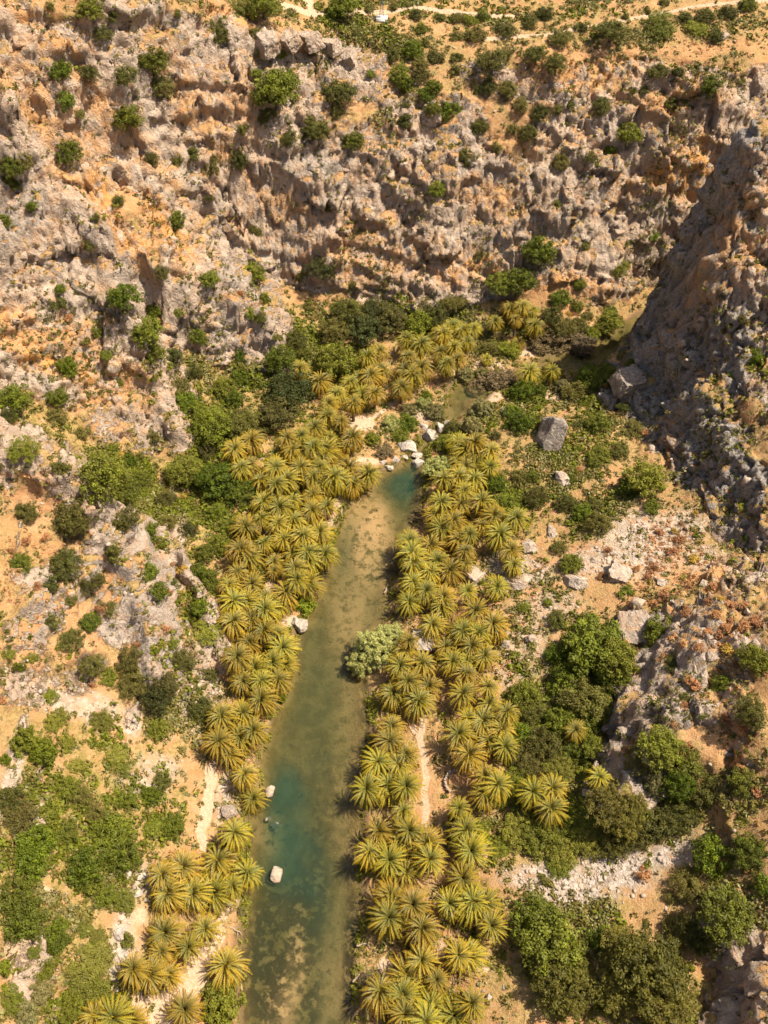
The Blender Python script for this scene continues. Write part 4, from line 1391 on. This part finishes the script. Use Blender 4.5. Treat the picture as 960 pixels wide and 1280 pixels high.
# ------------------------------------------------------------------ ground cover nobody could count
def sample_mask(mask, count, rng):
    p = (mask[:-1, :-1] * np.diff(xs)[None, :] * np.diff(ys)[:, None]).astype(np.float64)
    inwin = (np.abs(X[:-1, :-1]) < 90) & (Y[:-1, :-1] > 12) & (Y[:-1, :-1] < 228)
    p = (p * inwin).ravel()
    p /= p.sum()
    k = rng.choice(p.size, count, p=p)
    iy, ix = np.divmod(k, NX - 1)
    a, b = rng.random(count), rng.random(count)
    P0, P1 = verts.reshape(NY, NX, 3)[iy, ix], verts.reshape(NY, NX, 3)[iy, ix + 1]
    P2 = verts.reshape(NY, NX, 3)[iy + 1, ix]
    return P0 + (P1 - P0) * a[:, None] + (P2 - P0) * b[:, None]


def tufts(name, pts, rmin, rmax, mat, rng, nleaf=16, flat=.7, spike=1.0):
    n = len(pts)
    R = rng.uniform(rmin, rmax, n) ** 1.0
    d = rng.normal(size=(n, nleaf, 3))
    d[..., 2] = np.abs(d[..., 2]) * .9 + .1
    d /= np.linalg.norm(d, axis=-1, keepdims=True)
    c = pts[:, None, :] + d * (R[:, None, None] * rng.uniform(.35, .95, (n, nleaf, 1))) * np.array([1, 1, flat])
    nr = d + rng.normal(0, .5, d.shape)
    a = np.cross(nr, rng.normal(size=d.shape))
    a /= np.linalg.norm(a, axis=-1, keepdims=True) + 1e-9
    b = np.cross(nr / np.linalg.norm(nr, axis=-1, keepdims=True), a)
    s = (R[:, None, None] * rng.uniform(.22, .42, (n, nleaf, 1)))
    V = np.stack([c - a * s * spike, c - b * s * .6, c + a * s * spike, c + b * s * .6], 2).reshape(-1, 3)
    F = np.arange(len(V)).reshape(-1, 4)
    tone = np.clip(np.repeat(rng.uniform(.1, .9, n), nleaf) + rng.normal(0, .15, n * nleaf), 0, 1)
    o = link(name, toned(name, V, F, tone, mat))
    tag(o, kind="stuff")
    return o


rng = np.random.default_rng(77)
dry = np.maximum(sd > 1.2, 0) * (1 - np.clip(m_sand, 0, 1)) 
flatm = 1 - smooth(.2, .9, rockcol)
nz1 = smooth(-.1, .45, fbm(X, Y, zero, 7, 3, 91))
nz2 = smooth(-.1, .45, fbm(X, Y, zero, 5, 3, 92))
o = tufts("low_green_scrub", sample_mask(dry * flatm * (.06 + m_green) * (.15 + nz1) * (1 - .8 * m_scree), 12000, rng), .25, .95, LEAF['d'], rng)
o["label"] = "low olive scrub dotted over the slopes"
o = tufts("low_mossy_scrub", sample_mask(dry * flatm * (.02 + m_green ** 2) * (.05 + nz2) * (1 - .8 * m_scree), 10000, rng), .3, 1.1, LEAF['m'], rng)
o["label"] = "low moss-green scrub in the gullies"
o = tufts("pale_grey_scrub", sample_mask(dry * flatm * (.1 + .6 * m_green) * (.1 + nz1) * (1 - .6 * m_scree), 10000, rng), .3, .9, LEAF['g'], rng)
o["label"] = "pale grey-green scrub on the dry slopes"
o = tufts("dry_straw_grass", sample_mask(dry * flatm * (.25 + nz2) * (1 - .5 * m_scree), 14000, rng), .15, .5, LEAF['s'], rng, 12, .8, 1.6)
o["label"] = "dry straw grass between the scrub"
o = tufts("crevice_plants", sample_mask(dry * smooth(.2, .6, rock) * (.1 + nz1), 8500, rng), .2, .7, LEAF['d'], rng)
o["label"] = "tiny plants in the rock crevices"
o = tufts("rusty_scrub", sample_mask(dry * (.1 + flatm) * (.02 + np.maximum(m_clay, blobs("870,780,90,60,1 850,700,80,60,1 60,700,90,70,.8 200,720,50,60,.6", X, Y, .6))) * (.1 + nz2), 1800, rng), .2, .6, LEAF['r'], rng)
o["label"] = "rusty dry scrub on the stony slopes"

# loose stones
def stones_mesh(name, pts, rmin, rmax, mat, rng, power=2.5):
    V0, F0 = ico(1)
    n = len(pts)
    vs, fs = [], []
    for i in range(n):
        r = rmin + (rmax - rmin) * rng.random() ** power
        V = V0
        for _ in range(4):
            d = rng.normal(size=3); d /= np.linalg.norm(d)
            V = V - np.outer(np.clip(V @ d - rng.uniform(.4, .8), 0, None), d)
        V = V * (r * rng.uniform(.7, 1.3, 3) * np.array([1, 1, .75]))
        vs.append(V + pts[i])
        fs.append(np.array(F0) + i * len(V0))
    me = mesh_from(name, np.concatenate(vs), np.concatenate(fs), 3)
    me.materials.append(mat)
    o = link(name, me)
    tag(o, kind="stuff")
    return o


o = stones_mesh("scree_stones", sample_mask(dry * (m_scree ** 1.5 + .015 + .06 * flatm * smooth(.1, .6, rock)), 11000, rng), .07, .42, MAT_RUBBLE, rng, 6)
o["label"] = "loose pale stones of the scree"

# jointed blocks that stand out of the rock faces
def crag_blocks(count, rng):
    p = (np.where(rock > .35, rock, 0)[:-1, :-1] * np.sqrt(1 + slope[:-1, :-1] ** 2) * (smooth(-.5, .3, n_mid + n_big)[:-1, :-1] + .15) * np.diff(xs)[None, :] * np.diff(ys)[:, None]).astype(np.float64)
    p = (p * ((np.abs(X[:-1, :-1]) < 90) & (Y[:-1, :-1] > 14) & (Y[:-1, :-1] < 224))).ravel()
    p /= p.sum()
    k = rng.choice(p.size, count, p=p)
    iy, ix = np.divmod(k, NX - 1)
    pts = verts.reshape(NY, NX, 3)[iy, ix]
    nv = nn[iy, ix]
    protos = [block(np.random.default_rng(700 + i), 2, 0) for i in range(24)]
    vs, fs = [], []
    for i in range(count):
        V, F = protos[i % 24]
        r = .35 + 1.0 * rng.random() ** 2.6
        sc = r * np.array([rng.uniform(.7, 1.4), rng.uniform(.7, 1.2), rng.uniform(.6, 1.3)])
        dip = pts[i] / 34.0
        a = math.sin(dip[0] * 1.3 + dip[1]) * .5 + rng.normal(0, .22)
        b = .35 * math.sin(dip[1] * 1.7) + rng.normal(0, .18)
        ca, sa, cb, sb = math.cos(a), math.sin(a), math.cos(b), math.sin(b)
        Rm = np.array([[ca, -sa, 0], [sa, ca, 0], [0, 0, 1]]) @ np.array([[1, 0, 0], [0, cb, -sb], [0, sb, cb]])
        vs.append((V * sc) @ Rm.T + pts[i] - nv[i] * r * .55)
        fs.append(np.array(F) + i * len(V))
    me = mesh_from("rock_outcrops", np.concatenate(vs), np.concatenate(fs), 3)
    me.materials.append(MAT_CRAG)
    o = link("rock_outcrops", me)
    tag(o, kind="stuff")
    o["label"] = "jointed limestone blocks standing out of the cliffs"


crag_blocks(450, rng)

edge = (sd > .15) & (sd < 4.5) & (Y < 150)
o = tufts("fallen_frond_litter", sample_mask(edge * (.15 + nz1), 2600, rng), .25, .6, LEAF['s'], rng, 9, .12, 2.6)
o["label"] = "fallen dry fronds and litter along the banks"
o = tufts("waterside_reeds", sample_mask(((sd > -.5) & (sd < 1.0) & (Y < 150)) * (nz2 ** 2 + .06), 2200, rng), .2, .6, LEAF['m'], rng, 14, 1.0, 1.6)
o["label"] = "green reeds and weed along the waterline"
# ------------------------------------------------------------------ the mast on the plateau, driftwood, a ring wall
def box_mesh(name, boxes, mat):
    V, F = [], []
    for (x0, x1, y0, y1, z0, z1) in boxes:
        b = len(V)
        V += [(x0, y0, z0), (x1, y0, z0), (x1, y1, z0), (x0, y1, z0), (x0, y0, z1), (x1, y0, z1), (x1, y1, z1), (x0, y1, z1)]
        F += [(b, b + 3, b + 2, b + 1), (b + 4, b + 5, b + 6, b + 7), (b, b + 1, b + 5, b + 4), (b + 1, b + 2, b + 6, b + 5), (b + 2, b + 3, b + 7, b + 6), (b + 3, b, b + 4, b + 7)]
    me = mesh_from(name, V, F, 4)
    me.materials.append(mat)
    return me


t = NT("white_concrete")
MAT_CONC = t.done(t.principled(t.mix(t.noise(t.pos(), 3, 4), (.70, .66, .60), (.80, .78, .74)), .9))
t = NT("galvanised_steel")
MAT_STEEL = t.done(t.principled((.42, .42, .42), .45, None, .5, Metallic=.6))
g, _n = ground_at(477, 25)
root = link("steel_mast", None)
root.location = g
tag(root, "slim steel lattice mast on a white concrete plinth on the plateau", "mast")
link("plinth", box_mesh("plinth", [(-1.15, 1.15, -.8, .8, -.6, .5), (-1.2, 1.2, -.85, .85, .5, .6)], MAT_CONC), root)
V, F = [], []


def bar(a, b, r=.04):
    v, f = tube([a, b], [r, r], 5)
    k = len(V)
    V.extend(list(v))
    F.extend([tuple(i + k for i in q) for q in f])


c4 = [(-1, -1), (1, -1), (1, 1), (-1, 1)]
NL = 7
for i in range(NL):
    z0, z1 = .6 + i * .6, .6 + (i + 1) * .6
    w0, w1 = .42 * (1 - .09 * i), .42 * (1 - .09 * (i + 1))
    for j in range(4):
        a, b = c4[j], c4[(j + 1) % 4]
        bar((a[0] * w0, a[1] * w0, z0), (a[0] * w1, a[1] * w1, z1), .05)
        bar((a[0] * w0, a[1] * w0, z0), (b[0] * w1, b[1] * w1, z1), .028)
        bar((a[0] * w1, a[1] * w1, z1), (b[0] * w1, b[1] * w1, z1), .028)
me = mesh_from("lattice", np.array(V), F, 4)
me.materials.append(MAT_STEEL)
link("lattice", me, root)
V, F = [], []
bar((0, 0, .6 + NL * .6), (0, 0, 6.4), .04)
bar((-.3, 0, 5.9), (.3, 0, 5.9), .03)
me = mesh_from("antenna", np.array(V), F, 4)
me.materials.append(MAT_STEEL)
link("antenna", me, root)

t = NT("bleached_wood")
MAT_DRIFT = t.done(t.principled(t.mix(t.noise(t.scaled(t.pos(), (2, 2, 9)), 3, 4), (.22, .15, .10), (.46, .36, .26)), .9))
for (px, py, ang, ln, label) in ((294, 1163, -.5, 2.3, "bleached driftwood log lying on the left bank by the footpath"), (455, 1180, .2, 2.0, "twisted driftwood branch at the right bank beside the palms"),
                                 (483, 737, 1.3, 1.8, "pale driftwood branch stuck in the right bank"), (447, 1222, .7, 1.6, "short forked driftwood branch at the lower right bank")):
    g, _n = ground_at(px, py, .1)
    rr = np.random.default_rng(int(px))
    pts = [np.array([(u - .5) * ln, rr.normal(0, .08), .10 + .15 * math.sin(u * 3) + rr.normal(0, .03)]) for u in np.linspace(0, 1, 7)]
    V, F = tube(pts, [.14, .13, .12, .10, .085, .06, .03], 7)
    V, F = list(V), list(F)
    for k in (2, 4):
        v, f = tube([pts[k], pts[k] + np.array([.25, .35 * (1 if k == 2 else -1), .22]), pts[k] + np.array([.5, .7 * (1 if k == 2 else -1), .25])], [.06, .045, .015], 5)
        b = len(V)
        V += list(v)
        F += [tuple(i + b for i in q) for q in f]
    me = mesh_from("driftwood", np.array(V), F, 4, True)
    me.materials.append(MAT_DRIFT)
    o = link("driftwood", me)
    o.location = (g.x, g.y, max(g.z, .05))
    o.rotation_euler = (0, 0, ang)
    tag(o, label, "driftwood")

g, _n = ground_at(572, 978, .2)
rr = np.random.default_rng(9)
V0, F0 = ico(2)
vs, fs = [], []
for k in range(15):
    a = 1.6 + k * .17
    for lay in range(2):
        r = rr.uniform(.15, .25)
        c = np.array([1.9 * math.cos(a) + rr.normal(0, .06), 1.9 * math.sin(a) + rr.normal(0, .06), .1 + lay * .3])
        V = V0
        for _ in range(6):
            d = rr.normal(size=3); d /= np.linalg.norm(d)
            V = V - np.outer(np.clip(V @ d - rr.uniform(.45, .8), 0, None), d)
        vs.append(V * r * np.array([1.2, 1.2, .9]) + c)
        fs.append(np.array(F0) + len(V0) * (len(vs) - 1))
me = mesh_from("dry_stone_wall", np.concatenate(vs), np.concatenate(fs), 3)
me.materials.append(MAT_RUBBLE)
o = link("dry_stone_wall", me)
o.location = (g.x, g.y, g.z)
tag(o, "low curved dry stone wall among palms beside the footpath", "wall")
# ------------------------------------------------------------------ daylight
SUN_AZ, SUN_EL = math.radians(7.0), math.radians(62.5)      # azimuth from +X towards +Y
sdir = Vector((math.cos(SUN_EL) * math.cos(SUN_AZ), math.cos(SUN_EL) * math.sin(SUN_AZ), math.sin(SUN_EL)))
sl = bpy.data.lights.new("sun", 'SUN')
sl.energy = 5.0
sl.angle = math.radians(.55)
sl.color = (1.0, .90, .75)
so = bpy.data.objects.new("sun", sl)
COL.objects.link(so)
so.rotation_euler = sdir.to_track_quat('Z', 'Y').to_euler()
so.location = sdir * 400
w = bpy.data.worlds.new("World")
SC.world = w
w.use_nodes = True
wt = w.node_tree
wt.nodes.clear()
sky = wt.nodes.new("ShaderNodeTexSky")
sky.sky_type = 'NISHITA'
sky.sun_disc = False
sky.sun_elevation = SUN_EL
sky.sun_rotation = math.pi / 2 - SUN_AZ
sky.dust_density = 4.0
sky.air_density = 1.0
bg = wt.nodes.new("ShaderNodeBackground")
bg.inputs["Strength"].default_value = .076
wo = wt.nodes.new("ShaderNodeOutputWorld")
wt.links.new(sky.outputs[0], bg.inputs[0])
wt.links.new(bg.outputs[0], wo.inputs[0])
SC.view_settings.view_transform = 'Standard'
SC.view_settings.look = 'None'
SC.view_settings.exposure = 0.8
SC.view_settings.gamma = 1.0
SC.view_settings.use_curve_mapping = False
SC.cycles.max_bounces = 4
SC.cycles.diffuse_bounces = 2
SC.cycles.transparent_max_bounces = 8
SC.cycles.use_denoising = True
SC.cycles.use_adaptive_sampling = True
SC.cycles.adaptive_threshold = .035
SC.cycles.caustics_reflective = False
SC.cycles.caustics_refractive = False
